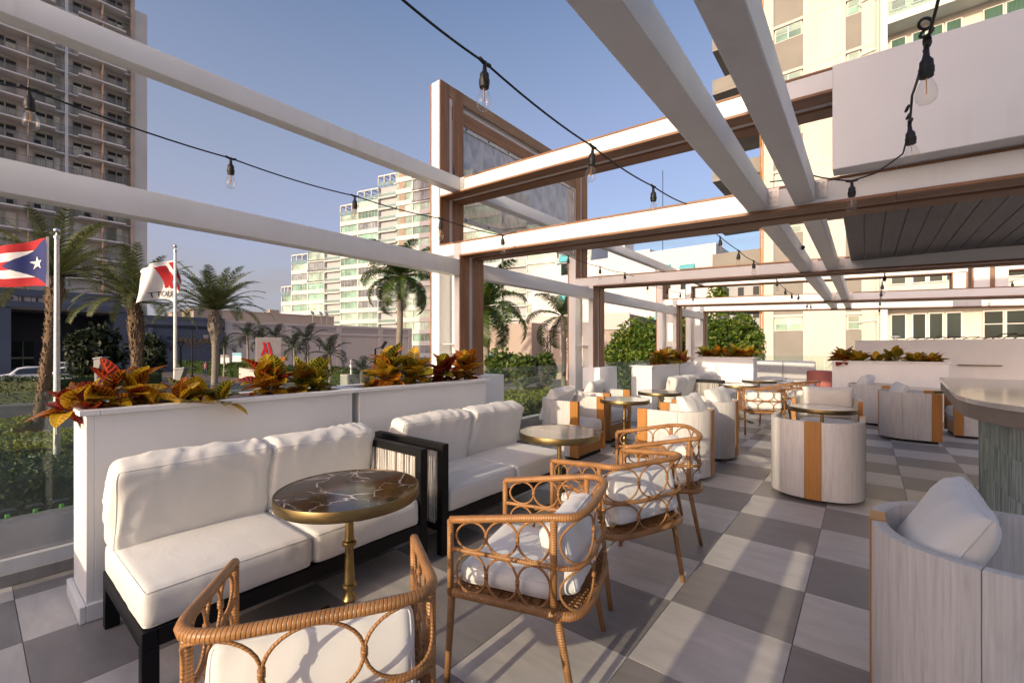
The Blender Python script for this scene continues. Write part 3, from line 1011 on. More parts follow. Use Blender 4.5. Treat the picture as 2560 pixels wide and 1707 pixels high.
# =================================================================== unseen wall added behind the camera to shade the right half
blocker = thing('sun_blocker', 'unseen slotted wall added behind the viewpoint to block the sun', 'building')
boxo('wall', -0.27, 3.3, -2.6, -2.2, 0.0015, 6.2, 'white_wall', blocker)
boxo('wall', -0.73, -0.44, -2.6, -2.2, 0.0015, 6.2, 'white_wall', blocker)
boxo('lintel', -0.4395, -0.2705, -2.6, -2.2, 1.7, 6.2, 'white_wall', blocker)  # this and the next piece only shape the slot for the floor's light streak
boxo('slot_filler', -0.355, -0.2705, -2.5, -2.45, 0.0015, 1.7, 'white_wall', blocker)

planter('unseen low white box planter added behind the viewpoint to shade the floor', -4.05, -0.80, -1.80, -1.38, 0.72)  # out of view, added to keep sun off the left floor
# =================================================================== cushions
def cushion_mesh(name, sx_, sy_, sz_, r=.05, puff=.02, seed=0, wr=.006, n=(22, 16, 6), pillow=False, mat_='fabric', sag=0.0):
    """rounded, slightly puffed and creased cushion centred on the origin"""
    nx, ny_, nz2 = n
    verts, faces, index = [], [], {}
    def vid(i, j, k):
        key = (i, j, k)
        if key in index:
            return index[key]
        a, b, c = 2 * i / nx - 1, 2 * j / ny_ - 1, 2 * k / nz2 - 1
        ex = lambda t: math.copysign(1 - (1 - abs(t)) ** 1.5, t)   # denser near edges
        a, b, c = ex(a), ex(b), c
        q = Vector((a * sx_ / 2, b * sy_ / 2, c * sz_ / 2))
        if pillow:
            th = max(0.0, (1 - abs(a) ** 3.2) * (1 - abs(b) ** 3.2)) ** 0.42
            cut = 1 - .07 * (abs(a) ** 2) * (1 - abs(b) ** 4) * 0 - .06 * (1 - abs(a)) * abs(b) ** 6 - .06 * (1 - abs(b)) * abs(a) ** 6
            p = Vector((q.x * cut, q.y * cut, c * sz_ / 2 * (.10 + .90 * th)))
            nrm = Vector((a * .25, b * .25, c)).normalized()
        else:
            rr = min(r, sz_ * .49, sx_ * .49, sy_ * .49)
            inner = Vector((max(-sx_ / 2 + rr, min(sx_ / 2 - rr, q.x)), max(-sy_ / 2 + rr, min(sy_ / 2 - rr, q.y)), max(-sz_ / 2 + rr, min(sz_ / 2 - rr, q.z))))
            d = q - inner
            nrm = d.normalized() if d.length > 1e-7 else Vector((0, 0, 1))
            p = inner + nrm * rr
            f = (1 - a * a) * (1 - b * b)
            p.z += puff * f * (1 if c > 0 else -0.2) * abs(c)
            g = (1 - c * c)
            p.x += math.copysign(puff * .5 * g * (1 - b * b) * abs(a) ** 3, a)
            p.y += math.copysign(puff * .5 * g * (1 - a * a) * abs(b) ** 3, b)
        if sag:
            p.z -= sag * (b * b) * .5
        w1 = noise.noise(Vector((p.x * 5 + seed * 3.1, p.y * 5, p.z * 5 + seed)))
        rid = 1 - abs(noise.noise(Vector((p.x * 4.0 + seed, p.y * 9 + w1 * 1.5, p.z * 6 - seed * 2))))
        edge = max(abs(a), abs(b)) ** 3
        fold = (noise.noise(Vector((p.y * 13 + seed * 1.7, p.x * 2.6 + seed, 1.3))) + 1.1 * noise.noise(Vector((p.y * 5.5 + seed * 2.7, p.x * 2.0 - seed, 7.3)))) * abs(a) ** 2.5 + noise.noise(Vector((p.x * 13 - seed, p.y * 2.6, 4.1 + seed))) * abs(b) ** 2.5 * .8
        p += nrm * (wr * (w1 * .8 + (rid ** 6) * 1.2 * (.35 + .65 * edge) + fold * .6))
        index[key] = len(verts)
        verts.append(tuple(p))
        return index[key]
    for i in range(nx):
        for j in range(ny_):
            for k in (0, nz2):
                f = [vid(i, j, k), vid(i + 1, j, k), vid(i + 1, j + 1, k), vid(i, j + 1, k)]
                faces.append(f if k else f[::-1])
    for i in range(nx):
        for k in range(nz2):
            for j in (0, ny_):
                f = [vid(i, j, k), vid(i + 1, j, k), vid(i + 1, j, k + 1), vid(i, j, k + 1)]
                faces.append(f[::-1] if j else f)
    for j in range(ny_):
        for k in range(nz2):
            for i in (0, nx):
                f = [vid(i, j, k), vid(i, j + 1, k), vid(i, j + 1, k + 1), vid(i, j, k + 1)]
                faces.append(f if i else f[::-1])
    me = bpy.data.meshes.new(name)
    me.from_pydata(verts, [], faces)
    me.materials.append(M[mat_])
    me.polygons.foreach_set('use_smooth', [True] * len(me.polygons))
    me.update()
    # seam piping round the edges
    pm_ = MB()
    for k in ((nz2 // 2,) if pillow else (0, nz2)):
        loop = [(i, 0) for i in range(nx)] + [(nx, j) for j in range(ny_)] + [(i, ny_) for i in range(nx, 0, -1)] + [(0, j) for j in range(ny_, 0, -1)]
        pm_.tube([verts[vid(i, j, k)] for i, j in loop], .0042 if pillow else .0036, 6, closed=True)
    PIPING[me.name] = pm_.mesh('piping', mat_, smooth=180)
    return me

# =================================================================== rope-armed sofas (length along +Y, back towards -X)
def sofa(label, x_front, y0, y1, arm, seeds, depth=0.82):
    """arm: 'far' or 'near' or None"""
    t = thing('sofa', label, 'sofa', (x_front - depth / 2, (y0 + y1) / 2, 0))
    L = (y1 - y0) / 2
    dx = depth / 2
    fr = MB()
    fr.box(-dx, dx, -L, -L + .055, .215, .292)
    fr.box(-dx, dx, L - .055, L, .215, .292)
    fr.box(-dx, -dx + .055, -L + .0555, L - .0555, .215, .292)
    fr.box(dx - .055, dx, -L + .0555, L - .0555, .215, .292)
    fr.box(-dx + .056, dx - .056, -L + .056, L - .056, .262, .285)
    fr.obj('frame', 'black_metal', t, bevel=0.003, segs=1)
    a_y = {'far': L, 'near': -L, None: None}[arm]
    for sx_ in (-1, 1):
        for sy_ in (-1, 1):
            top_ = .214
            if a_y is not None and sy_ * a_y > 0:
                continue
            MB().box(sx_ * dx - (.055 if sx_ > 0 else 0), sx_ * dx + (.055 if sx_ < 0 else 0),
                     sy_ * L - (.06 if sy_ > 0 else 0), sy_ * L + (.06 if sy_ < 0 else 0), .0015, top_).obj('leg', 'black_metal', t, bevel=0.003, segs=1)
    ya, yb = -L, L
    if arm:
        s_ = 1 if arm == 'far' else -1
        o0, o1 = (L + .0005, L + .06) if s_ > 0 else (-L - .06, -L - .0005)
        am = MB()
        am.box(-dx, -dx + .05, o0, o1, .0015, .735)
        am.box(dx - .06, dx, o0, o1, .0015, .735)
        am.box(-dx, dx, o0, o1, .7355, .79)
        am.box(-dx + .051, dx - .061, o0, o1, .17, .215)
        ar = am.obj('arm_frame', 'black_metal', t, bevel=0.003, segs=1)
        rn = random.Random(seeds)
        n = 26
        ym = (o0 + o1) / 2
        for k in range(n):
            x = -dx + .075 + (depth - .16) * (k + .5) / n + rn.uniform(-.004, .004)
            j = rn.uniform(-.012, .012)
            MB().tube([(x, ym - .018, .20), (x + j * .5, ym - .02, .45), (x + j, ym - .018, .74)], .0065, 5).obj('cord', 'rope', ar, smooth=60)
            MB().tube([(x + .012, ym + .018, .20), (x - j * .4, ym + .02, .45), (x + .01 - j, ym + .018, .74)], .0065, 5).obj('cord', 'rope', ar, smooth=60)
    n = 2
    for k in range(n):
        cl = (yb - ya) / n
        yc = ya + cl * (k + .5)
        link('seat_cushion', cushion_mesh('seat_cushion', depth - .03, cl - .006, .165, .034, .014, seeds + k, .0022, (30, 30, 6)), t, (.012, yc, .375))
        me = cushion_mesh('back_cushion', .46, cl * 1.0, .19, .045, .035, seeds + 5 + k, .0085, (30, 44, 8))
        link('back_cushion', me, t, (-dx + .17, yc, .665), (0, R(-78 + 3 * k), R(1.5 * (k - .5))))
    return t
SX = -2.32
sofa('nearest white two-seat sofa, open at its near end', SX, 0.45, 1.905, 'far', 11)
sofa('white two-seat sofa whose black rope arm touches the first sofa', SX, 2.16, 3.74, 'near', 23)
sofa('white sofa with black rope arm beside the planter near the second portal', SX - .05, 8.75, 10.03, 'far', 37)
sofa('farthest white sofa with cushions, beyond the black rope arm', SX - .05, 10.28, 11.75, 'near', 41)

# =================================================================== pedestal tables
def table(label, x, y, topmat, z=.75, r=.35):
    t = thing('bistro_table', label, 'table', (x, y, 0), random.Random(label).random() * 3, 'round pedestal tables')
    MB().lathe([(r - .022, z - .052), (r, z - .052), (r + .0015, z - .048), (r + .0015, z - .003), (r, z), (r - .007, z), (r - .007, z - .006)], 64).obj('rim', 'brass_rim', t, smooth=30)
    MB().lathe([(.0001, z - .002), (r - .0075, z - .002), (r - .0075, z - .03), (.0001, z - .03)], 64).obj('marble_top', topmat, t, smooth=30)
    MB().box(-.11, .11, -.11, .11, z - .05, z - .0305).obj('top_plate', 'bronze_dark', t)
    prof = [(.017, z - .05), (.018, z - .09), (.022, z - .25), (.024, z - .27), (.034, z - .275), (.036, z - .285), (.034, z - .295), (.022, z - .30), (.021, z - .33),
            (.027, z - .47), (.028, z - .49), (.036, z - .495), (.038, z - .503), (.036, z - .512), (.024, z - .52), (.021, z - .535), (.036, z - .57), (.021, z - .60), (.021, z - .61), (.036, z - .615), (.036, z - .63), (.024, z - .635), (.03, .09), (.045, .07), (.05, .05), (.001, .05)]
    MB().lathe(prof, 20).obj('stem', 'brass', t, smooth=40)
    for k in range(3):
        a = 2 * pi * k / 3 + .5
        ca, sa = math.cos(a), math.sin(a)
        path = [(ca * d, sa * d, h) for d, h in ((.02, .075), (.08, .085), (.14, .06), (.19, .032), (.235, .026))]
        f = MB().tube(path, [.022, .022, .019, .018, .024], 10).obj('foot', 'bronze_dark', t, smooth=60)
        for q in (-1, 0, 1):
            b2 = a + q * .12
            MB().tube([(ca * .225, sa * .225, .024), (math.cos(b2) * .27, math.sin(b2) * .27, .022), (math.cos(b2) * .285, math.sin(b2) * .285, .010)], [.013, .011, .005], 6).obj('claw', 'bronze_dark', f, smooth=60)
    return t
table('round brown marble table with white veins before the nearest sofa', -2.08, 1.24, 'marble_brown')
table('round taupe marble table beside the second sofa', -2.08, 3.24, 'marble_taupe')
table('round pale table between the left pair of barrel chairs', -2.70, 5.92, 'marble_white')
table('round dark edged table just in front of the third sofa', -2.70, 7.30, 'marble_taupe')
table('round pale table in front of the far rope-armed sofa', -2.0, 9.70, 'marble_white')
table('small far round table left of the grey cushion bench', -1.90, 11.35, 'marble_white')
table('round white table between the two barrel chairs facing each other', -0.42, 6.62, 'marble_white')
table('round dark edged table near the wide right-hand planter', 0.80, 10.75, 'marble_taupe')

# =================================================================== rattan chairs (front towards +X)
RW, ZB, ZF, ZM, ZS = .305, .79, .715, .59, .40
def _se(f, ax, ay, e, x0):
    a = -pi / 2 - pi * f
    ca, sa = math.cos(a), math.sin(a)
    return (x0 + ax * math.copysign(abs(ca) ** e, ca), ay * math.copysign(abs(sa) ** e, sa))
def _table(fn, n=240):
    P = [fn(k / n) for k in range(n + 1)]
    D_ = [0.0]
    for a, b in zip(P[:-1], P[1:]):
        D_.append(D_[-1] + math.dist(a, b))
    return P, [d / D_[-1] for d in D_]
def _arc(tb, f):
    P, D_ = tb
    lo, hi = 0, len(D_) - 1
    while hi - lo > 1:
        m_ = (lo + hi) // 2
        if D_[m_] <= f:
            lo = m_
        else:
            hi = m_
    k = (f - D_[lo]) / max(1e-9, D_[hi] - D_[lo])
    return (P[lo][0] + (P[hi][0] - P[lo][0]) * k, P[lo][1] + (P[hi][1] - P[lo][1]) * k)
_BACK = _table(lambda f: _se(f, .125, RW, 2 / 3.2, -.20))
def plan(u, out=0.0):
    """plan path of the rail, u 0..1 from front right, round the back, to front left"""
    segs = [((.27, -RW - .005), (-.20, -RW)), None, ((-.20, RW), (.27, RW + .005))]
    L1, L2 = .47, .72
    T = L1 * 2 + L2
    d = u * T
    if d <= L1:
        f = d / L1
        return (.27 + (-.20 - .27) * f, -RW - .005 * (1 - f))
    if d >= L1 + L2:
        f = (d - L1 - L2) / L1
        return (-.20 + .47 * f, RW + .005 * f)
    return _arc(_BACK, (d - L1) / L2)
U1, U2 = .47 / 1.66, 1.19 / 1.66
def ztop(u):
    if u < U1:
        return ZF + (ZB - ZF) * (u / U1)
    if u > U2:
        return ZF + (ZB - ZF) * ((1 - u) / (1 - U2))
    return ZB + .012 * math.sin(pi * (u - U1) / (U2 - U1))
def rail_pts(z, n=44, lo=0.0, hi=1.0):
    out = []
    for k in range(n + 1):
        u = lo + (hi - lo) * k / n
        x, y = plan(u)
        out.append((x, y, z(u) if callable(z) else z))
    return out
def ring_mesh(u0, du, zlo, zhi, r=.0054):
    m = MB()
    pts = []
    for k in range(28):
        a = 2 * pi * k / 28
        u = u0 + du * math.cos(a)
        x, y = plan(min(1, max(0, u)))
        lo, hi = (zlo(u) if callable(zlo) else zlo), (zhi(u) if callable(zhi) else zhi)
        z = (lo + hi) / 2 + (hi - lo) / 2 * math.sin(a)
        pts.append((x, y, z))
    m.tube(pts, r, 6, closed=True)
    return m.mesh('ring', 'rattan', smooth=180)
_rc = {}
def rattan_chair(label, x, y, face):
    rz = math.atan2(face[1], face[0])
    if not _rc:
        _rc['rail'] = MB().tube(rail_pts(ztop, 52), .0165, 10).mesh('top_rail', 'rattan', smooth=180)
        _rc['mid'] = MB().tube(rail_pts(ZM, 40), .0105, 8).mesh('mid_rail', 'rattan', smooth=180)
        _rc['ring'] = MB().tube(rail_pts(ZS, 44) + [(.27, RW * .5, ZS), (.27, 0, ZS), (.27, -RW * .5, ZS)], .019, 10, closed=True).mesh('seat_ring', 'rattan', smooth=180)
        _rc['post'] = []
        for u in (0.0, U1, U2, 1.0):
            px, py = plan(u)
            _rc['post'].append(MB().tube([(px, py, ZS - .01), (px, py, ztop(u))], .0148, 10).mesh('post', 'rattan', smooth=180))
        _rc['leg'] = []
        for (px, py, qx, qy) in ((.265, -RW, .285, -RW - .01), (.265, RW, .285, RW + .01), (-.21, -RW + .01, -.29, -RW + .005), (-.21, RW - .01, -.29, RW - .005)):
            _rc['leg'].append(MB().tube([(px, py, ZS), (px + (qx - px) * .5, py + (qy - py) * .5, .2), (qx, qy, .0015)], [.0165, .0155, .0135], 10).mesh('leg', 'rattan', smooth=180))
        lin = lambda z: (lambda u: z)
        R_ = []
        # upper row: 3 on each side, 4 round the back; lower row likewise
        ul = lambda u: ZM + .008
        uh = lambda u: ztop(u) - .013
        ll = lambda u: ZS + .012
        lh = lambda u: ZM - .008
        for (lo, hi) in ((ul, uh), (ll, lh)):
            for k in range(3):
                w_ = (U1 - .026) / 3
                R_.append(ring_mesh(.018 + w_ * (k + .5), w_ * .5, lo, hi))
                R_.append(ring_mesh(1 - (.018 + w_ * (k + .5)), w_ * .5, lo, hi))
            nb = 3
            w_ = (U2 - U1 - .03) / nb
            for k in range(nb):
                R_.append(ring_mesh(U1 + .015 + w_ * (k + .5), w_ * .5, lo, hi))
        _rc['rings'] = R_
        bd = MB()
        for (lo, hi) in ((ul, uh), (ll, lh)):
            us = []
            w_ = (U1 - .026) / 3
            us += [.018 + w_, .018 + 2 * w_, 1 - .018 - w_, 1 - .018 - 2 * w_]
            w_ = (U2 - U1 - .03) / 3
            us += [U1 + .015 + w_, U1 + .015 + 2 * w_]
            for u in us:
                x_, y_ = plan(u)
                zc = (lo(u) + hi(u)) / 2
                bd.tube([(x_, y_, zc - .011), (x_, y_, zc + .011)], .0095, 8)
        _rc['bind'] = bd.mesh('bindings', 'rattan', smooth=180)
        wv = MB()
        for k in range(24):
            yy = -.27 + .54 * k / 23
            xa = -.20 - .10 * (1 - (abs(yy) / .3) ** 3)
            wv.tube([(xa - .02, yy, ZS + .006), (.0, yy, ZS - .006), (.27, yy, ZS + .006)], .0075, 5, caps=False)
        for k in range(12):
            xx = -.26 + .5 * k / 11
            wv.tube([(xx, -.3, ZS + .01), (xx, 0, ZS - .002), (xx, .3, ZS + .01)], .006, 5, caps=False)
        _rc['weave'] = wv.mesh('seat_weave', 'rattan', smooth=180)
        _rc['seat'] = cushion_mesh('seat_cushion', .47, .53, .085, .036, .012, 3, .002, (18, 18, 6), mat_='fabric_white')
        _rc['pil'] = [cushion_mesh('back_cushion', .275, .50, .12, .032, .018, 60 + k, .0032, (24, 34, 6), mat_='fabric_white') for k in range(3)]
    t = thing('rattan_chair', label, 'chair', (x, y, 0), rz, 'wrapped rattan armchairs with ring sides')
    link('top_rail', _rc['rail'], t)
    link('mid_rail', _rc['mid'], t)
    link('seat_ring', _rc['ring'], t)
    for me in _rc['post']:
        link('post', me, t)
    for me in _rc['leg']:
        link('leg', me, t)
    for me in _rc['rings']:
        link('ring', me, t)
    stuff(link('seat_weave', _rc['weave'], t))
    stuff(link('bindings', _rc['bind'], t))
    link('seat_cushion', _rc['seat'], t, (.02, 0, ZS + .062))
    rn = random.Random(label)
    link('back_cushion', rn.choice(_rc['pil']), t, (-.205, rn.uniform(-.015, .015), .585), (R(rn.uniform(-3, 3)), R(-74 + rn.uniform(-3, 3)), R(rn.uniform(-3, 3))))
    return t
rattan_chair('nearest rattan armchair, its back cut by the bottom edge', -1.335, 0.71, (-.85, .53))
rattan_chair('rattan armchair seen from its side before the brown marble table', -1.255, 1.71, (-.957, -.29))
rattan_chair('middle rattan armchair, back turned, right of the second sofa', -1.275, 2.655, (-.93, .37))
rattan_chair('rattan armchair third from the front, behind the middle one', -1.36, 3.55, (-.86, -.51))
rattan_chair('far rattan armchair with its back to the viewer, feet in full view', -1.42, 8.70, (-.35, .94))
rattan_chair('far rattan armchair half behind the back-turned one', -1.18, 9.45, (-.85, -.53))
rattan_chair('farthest rattan armchair in front of the pink round pouf', -1.08, 10.95, (-.92, .2))

# =================================================================== barrel chairs (front towards +X)
BW, BH = .39, .775
_BT = {}
def bplan(u, off=0.0):
    """u -1..1 from the front of one arm round the back to the other"""
    L1, L2 = .34, .86
    T = L1 * 2 + L2
    d = (u + 1) / 2 * T
    w_ = BW - off
    if d <= L1:
        return (.34 - d, -w_)
    if d >= L1 + L2:
        return (d - L1 - L2, w_)
    key = round(off, 5)
    if key not in _BT:
        _BT[key] = _table(lambda f: _se(f, .385 - off, BW - off, 2 / 2.35, 0.0))
    return _arc(_BT[key], (d - L1) / L2)
def shell(u0, u1, n, z0, z1, o0, o1):
    m = MB()
    rings = []
    for k in range(n + 1):
        u = u0 + (u1 - u0) * k / n
        a, b = bplan(u, o0), bplan(u, o1)
        rings.append(len(m.v))
        m.v += [(a[0], a[1], z0), (b[0], b[1], z0), (b[0], b[1], z1), (a[0], a[1], z1)]
    for k in range(n):
        p, q = rings[k], rings[k + 1]
        for e in range(4):
            f = (e + 1) % 4
            m.face([p + e, q + e, q + f, p + f])
    m.face([rings[0] + e for e in range(4)])
    m.face([rings[-1] + e for e in range(4)][::-1])
    return m
_bc = {}
def barrel_chair(label, x, y, rz, pil=1):
    if not _bc:
        ub = .060      # half width of the middle band in u
        uf = 1 - .155
        _bc['sides'] = []
        nst = 2
        for s_ in (-1, 1):
            for k in range(nst):
                a = ub + (uf - ub) * k / nst
                b = ub + (uf - ub) * (k + 1) / nst
                u0, u1 = (s_ * a, s_ * b) if s_ > 0 else (-b, -a)
                _bc['sides'].append(shell(u0 + .0006, u1 - .0006, 14, .045, BH, 0, .048).mesh('stave', 'white_stave', smooth=35, recalc=True, bevel=0.004, segs=2))
        _bc['bands'] = [shell(-ub + .0005, ub - .0005, 6, .043, BH + .003, -.003, .050).mesh('band', 'orange_wood', smooth=35, recalc=True, bevel=0.003, segs=1),
                        shell(uf + .0005, 1, 4, .043, BH + .003, -.003, .050).mesh('band', 'orange_wood', smooth=35, recalc=True, bevel=0.003, segs=1),
                        shell(-1, -uf - .0005, 4, .043, BH + .003, -.003, .050).mesh('band', 'orange_wood', smooth=35, recalc=True, bevel=0.003, segs=1)]
        _bc['front'] = MB().box(.285, .315, -BW + .052, BW - .052, .05, .30).mesh('front_panel', 'orange_wood', bevel=0.003, segs=1)
        bs = [bplan(-1 + 2 * k / 30, .09) for k in range(31)]
        _bc['base'] = MB().prism([(p[0] * .9, p[1]) for p in bs], .0015, .048).mesh('base', 'black_metal')
        _bc['deck'] = MB().prism([bplan(-.98 + 1.96 * k / 30, .055) for k in range(31)], .27, .30).mesh('seat_deck', 'white_stave')
        _bc['seat'] = cushion_mesh('seat_cushion', .50, .66, .17, .05, .02, 9, .002, (18, 18, 6), mat_='fabric_white')
        _bc['pil'] = [cushion_mesh('pillow', .48, .58, .19, .06, .03, 80 + k, .010, (34, 38, 6), pillow=True, mat_='fabric_white') for k in range(3)]
    t = thing('barrel_chair', label, 'chair', (x, y, 0), rz, 'whitewashed barrel chairs with orange wood bands')
    for me in _bc['sides']:
        link('stave', me, t)
    for me in _bc['bands']:
        link('band', me, t)
    link('front_panel', _bc['front'], t)
    link('base', _bc['base'], t)
    link('seat_deck', _bc['deck'], t)
    link('seat_cushion', _bc['seat'], t, (.085, 0, .386))
    if pil is None:
        return t
    rn = random.Random(label)
    link('pillow', _bc['pil'][pil % 3], t, (-.185 + rn.uniform(-.02, .02), rn.uniform(-.04, .04), .69 + rn.uniform(-.02, .03)), (R(rn.uniform(-6, 6)), R(-66 + rn.uniform(-6, 4)), R(rn.uniform(-6, 6))))
    return t
barrel_chair('barrel chair beside the glass, its orange front corner nearest the round table', -3.25, 5.36, 0, 0)
barrel_chair('barrel chair in front of the second portal plinth', -3.42, 6.62, 0, 1)
barrel_chair('barrel chair behind the rattan chairs, sunlit curved back and pillow', -1.73, 5.28, pi, 2)
barrel_chair('barrel chair carrying the curved shadow of its neighbour', -1.71, 6.42, pi - .06, 0)
barrel_chair('barrel chair standing alone with its back turned, orange stripe down the middle', -0.39, 5.39, pi / 2, None)
barrel_chair('barrel chair facing the viewer behind the round white table', -0.42, 7.62, -pi / 2, 2)
barrel_chair('barrel chair before the wide right planter, its side turned', 0.12, 11.25, -.25, 0)
barrel_chair('barrel chair left of the bar, orange edge to the right', 0.55, 9.66, 0.05, 1)
barrel_chair('barrel chair partly hidden behind the bar counter', 1.45, 10.62, pi + .05, 2)
barrel_chair('large barrel chair in the near right corner with a leaning pillow', 0.40, 2.37, 0, 1)

# =================================================================== grey bench, cushion and pink pouf at the far end
bn = thing('bench', 'long grey upholstered bench along the far glass guard', 'bench')
boxo('base', -4.0, -1.25, 16.6, 17.2, 0.0015, .34, 'white_wall', bn, 0.006)
for k in range(3):
    x0 = -3.95 + k * .9
    link('seat_pad', cushion_mesh('seat_pad', .88, .60, .13, .03, .01, k, .002, (10, 8, 4), mat_='grey_fabric'), bn, (x0 + .45, 16.88, .405))
    link('back_pad', cushion_mesh('back_pad', .88, .16, .52, .04, .012, 5 + k, .002, (12, 6, 8), mat_='grey_fabric'), bn, (x0 + .45, 17.12, .74))
    link('top_bolster', cushion_mesh('top_bolster', .88, .20, .17, .06, .01, 9 + k, .002, (12, 8, 6), mat_='fabric_white'), bn, (x0 + .45, 17.14, .98))
ft = tag(empty('low_table', (-2.2, 15.0, 0)), 'low white table carrying a flat round cushion, before the far bench', 'table')
boxo('top', -.55, .55, -.32, .32, .47, .52, 'white_planter', ft, 0.006)
for sx_ in (-1, 1):
    for sy_ in (-1, 1):
        boxo('leg', sx_ * .5 - .025, sx_ * .5 + .025, sy_ * .27 - .025, sy_ * .27 + .025, .0015, .469, 'white_planter', ft)
rc_ = link('round_cushion', cushion_mesh('round_cushion', .72, .5, .12, .06, .02, 2, .004, (14, 12, 6), pillow=True, mat_='fabric_white'), None, (-2.15, 15.0, .585))
tag(rc_, 'flat white cushion lying on the low table before the far bench', 'cushion')
pf = thing('pouf', 'pink round upholstered drum at the planter corner', 'pouf', (-.93, 13.9, 0))
MB().lathe([(.0001, .0015), (.27, .0015), (.285, .03), (.288, .5), (.285, .86), (.27, .895), (.2, .905), (.0001, .91)], 40).obj('drum', 'pink_velvet', pf, smooth=40)
MB().lathe([(.286, .845), (.296, .852), (.296, .862), (.286, .868)], 40).obj('piping', 'pink_velvet', pf, smooth=60)
# coat of small things on the far wall top: a camera dome and a cable coil
tl = thing('security_camera', 'small white dome camera standing on the far right wall', 'camera', (0.6, 15.08, 1.691))
MB().lathe([(.0001, 0), (.05, 0), (.05, .02), (.02, .03), (.02, .07), (.09, .075), (.10, .09), (.06, .11), (.0001, .12)], 20).obj('dome', 'white_paint', tl, smooth=40)
boxo('sensor', -.035, .035, -.035, .035, .121, .17, 'black_rubber', tl)
hb = MB()
rn = random.Random(8)
for k in range(9):
    x0 = .8 + k * .17
    hb.tube([(x0, 15.05, 1.70), (x0 + .1, 15.08, 1.76 + rn.uniform(-.03, .03)), (x0 + .28, 15.05, 1.71 + rn.uniform(0, .05))], .01, 5)
tag(hb.obj('dry_branches', 'bronze_dark', None, smooth=60), 'dark dry branches lying along the far wall top beside the dome camera', 'branches')
hb = MB()
for k in range(10):
    x0 = 2.3 + k * .17
    hb.tube([(x0, 15.05, 1.70), (x0 + .16, 15.08, 1.83 + rn.uniform(-.05, .03)), (x0 + .40, 15.05, 1.78 + rn.uniform(-.05, .05))], .012, 5)
tag(hb.obj('dry_branches', 'bronze_dark', None, smooth=60), 'dark bare branches arching over the right end of the far wall', 'branches')
# =================================================================== crotons
def leaf_mesh(name, mt, asp=.36, curl=.25, fold=.25, seed=0):
    """unit-length leaf along +X, base at the origin, upper side +Z"""
    m = MB()
    nl, nw = 9, 4
    rn = random.Random(seed)
    for i in range(nl + 1):
        t = i / nl
        wd = asp * (math.sin(pi * min(1, t * .93 + .035)) ** .8) * (1 - .25 * t) * .62
        if i == nl:
            wd = .002
        z0 = -curl * t * t + .10 * t
        for j in range(nw + 1):
            u = 2 * j / nw - 1
            wob = .02 * math.sin(9 * t + 4 * u + seed) * abs(u)
            m.v.append((t * (1 - .15 * curl * t), u * wd, z0 + fold * abs(u) * wd + wob))
    for i in range(nl):
        for j in range(nw):
            a = i * (nw + 1) + j
            us = (2 * j / nw - 1, 2 * (j + 1) / nw - 1)
            m.face([a, a + nw + 1, a + nw + 2, a + 1], 0, [(us[0], i / nl), (us[0], (i + 1) / nl), (us[1], (i + 1) / nl), (us[1], i / nl)])
    return m.mesh(name, mt, smooth=180)
LEAF = {}
for c_ in ('yellow', 'green', 'red', 'orange'):
    LEAF[c_] = [leaf_mesh('leaf', 'croton_' + c_, a, cu, fo, k) for k, (a, cu, fo) in enumerate(((.56, .30, .3), (.64, .15, .4), (.48, .5, .2)))]
def croton_plant(label, x, y, z, h, n, L, pal, seed, spread=1.0):
    n, L = int(n * 2.2), L * .78
    t = thing('croton_plant', label, 'plant', (x, y, z), 0)
    rn = random.Random(seed)
    st = MB()
    heads = []
    for k in range(3):
        a = 2 * pi * k / 3 + rn.random()
        q = (math.cos(a) * .05 * spread, math.sin(a) * .06 * spread, h * rn.uniform(.45, .8))
        st.tube([(0, 0, -.05), (q[0] * .4, q[1] * .4, q[2] * .6), q], [.010, .008, .006], 6)
        heads.append(q)
    st.obj('stem', 'trunk_brown', t, smooth=60)
    for k in range(n):
        hq = heads[k % 3]
        a = k * 2.4 + rn.uniform(-.4, .4)
        f = k / n
        el = R(70 - 78 * f + rn.uniform(-16, 16))
        l = L * rn.uniform(.75, 1.15)
        me = rn.choice(LEAF[rn.choice(pal)])
        zz = max(.02, hq[2] * (1.05 - .75 * f)) + .02
        o = link('leaf', me, t, (hq[0] * .8, hq[1] * .8, zz), (R(rn.uniform(-25, 25)), -el, a), l)
    return t
def y_on(sx_, X0):
    a = (sx_ - 1280) / FPX
    rx, ry = a * _c - _s, a * _s + _c
    return X0 / rx * ry
PX = -3.47
zt = P_H - .07
warm, hot, mixd, grn = ['yellow', 'orange', 'red', 'orange'], ['red', 'orange', 'red', 'yellow'], ['yellow', 'green', 'orange', 'green'], ['green', 'green', 'yellow']
croton_plant('sprawling red and orange croton at the left end of the near planter', PX + .03, y_on(205, PX), zt, .10, 15, .21, hot, 1, 1.3)
croton_plant('croton with tall upright yellow leaves in the near planter, by its red neighbour', PX + .05, y_on(305, PX), zt, .20, 18, .23, warm, 2, 1.3)
croton_plant('low yellow croton drooping over the rim of the near planter', PX + .10, y_on(420, PX), zt, .09, 15, .21, ['yellow', 'orange', 'yellow', 'green'], 3, 2.0)
croton_plant('low green and yellow croton beside the drooping one', PX + .10, y_on(520, PX), zt, .08, 15, .21, mixd, 4, 2.0)
croton_plant('upright croton with yellow-veined green leaves, right half of the near planter', PX, y_on(672, PX), zt, .22, 18, .24, ['green', 'yellow', 'orange', 'red'], 5)
croton_plant('bushy mixed croton at the right end of the near planter', PX, y_on(775, PX), zt, .20, 24, .25, ['green', 'yellow', 'orange', 'green'], 6, 1.4)
croton_plant('small faded croton at the left end of the second planter', PX, y_on(930, PX), zt, .07, 10, .13, ['yellow', 'red', 'orange'], 7)
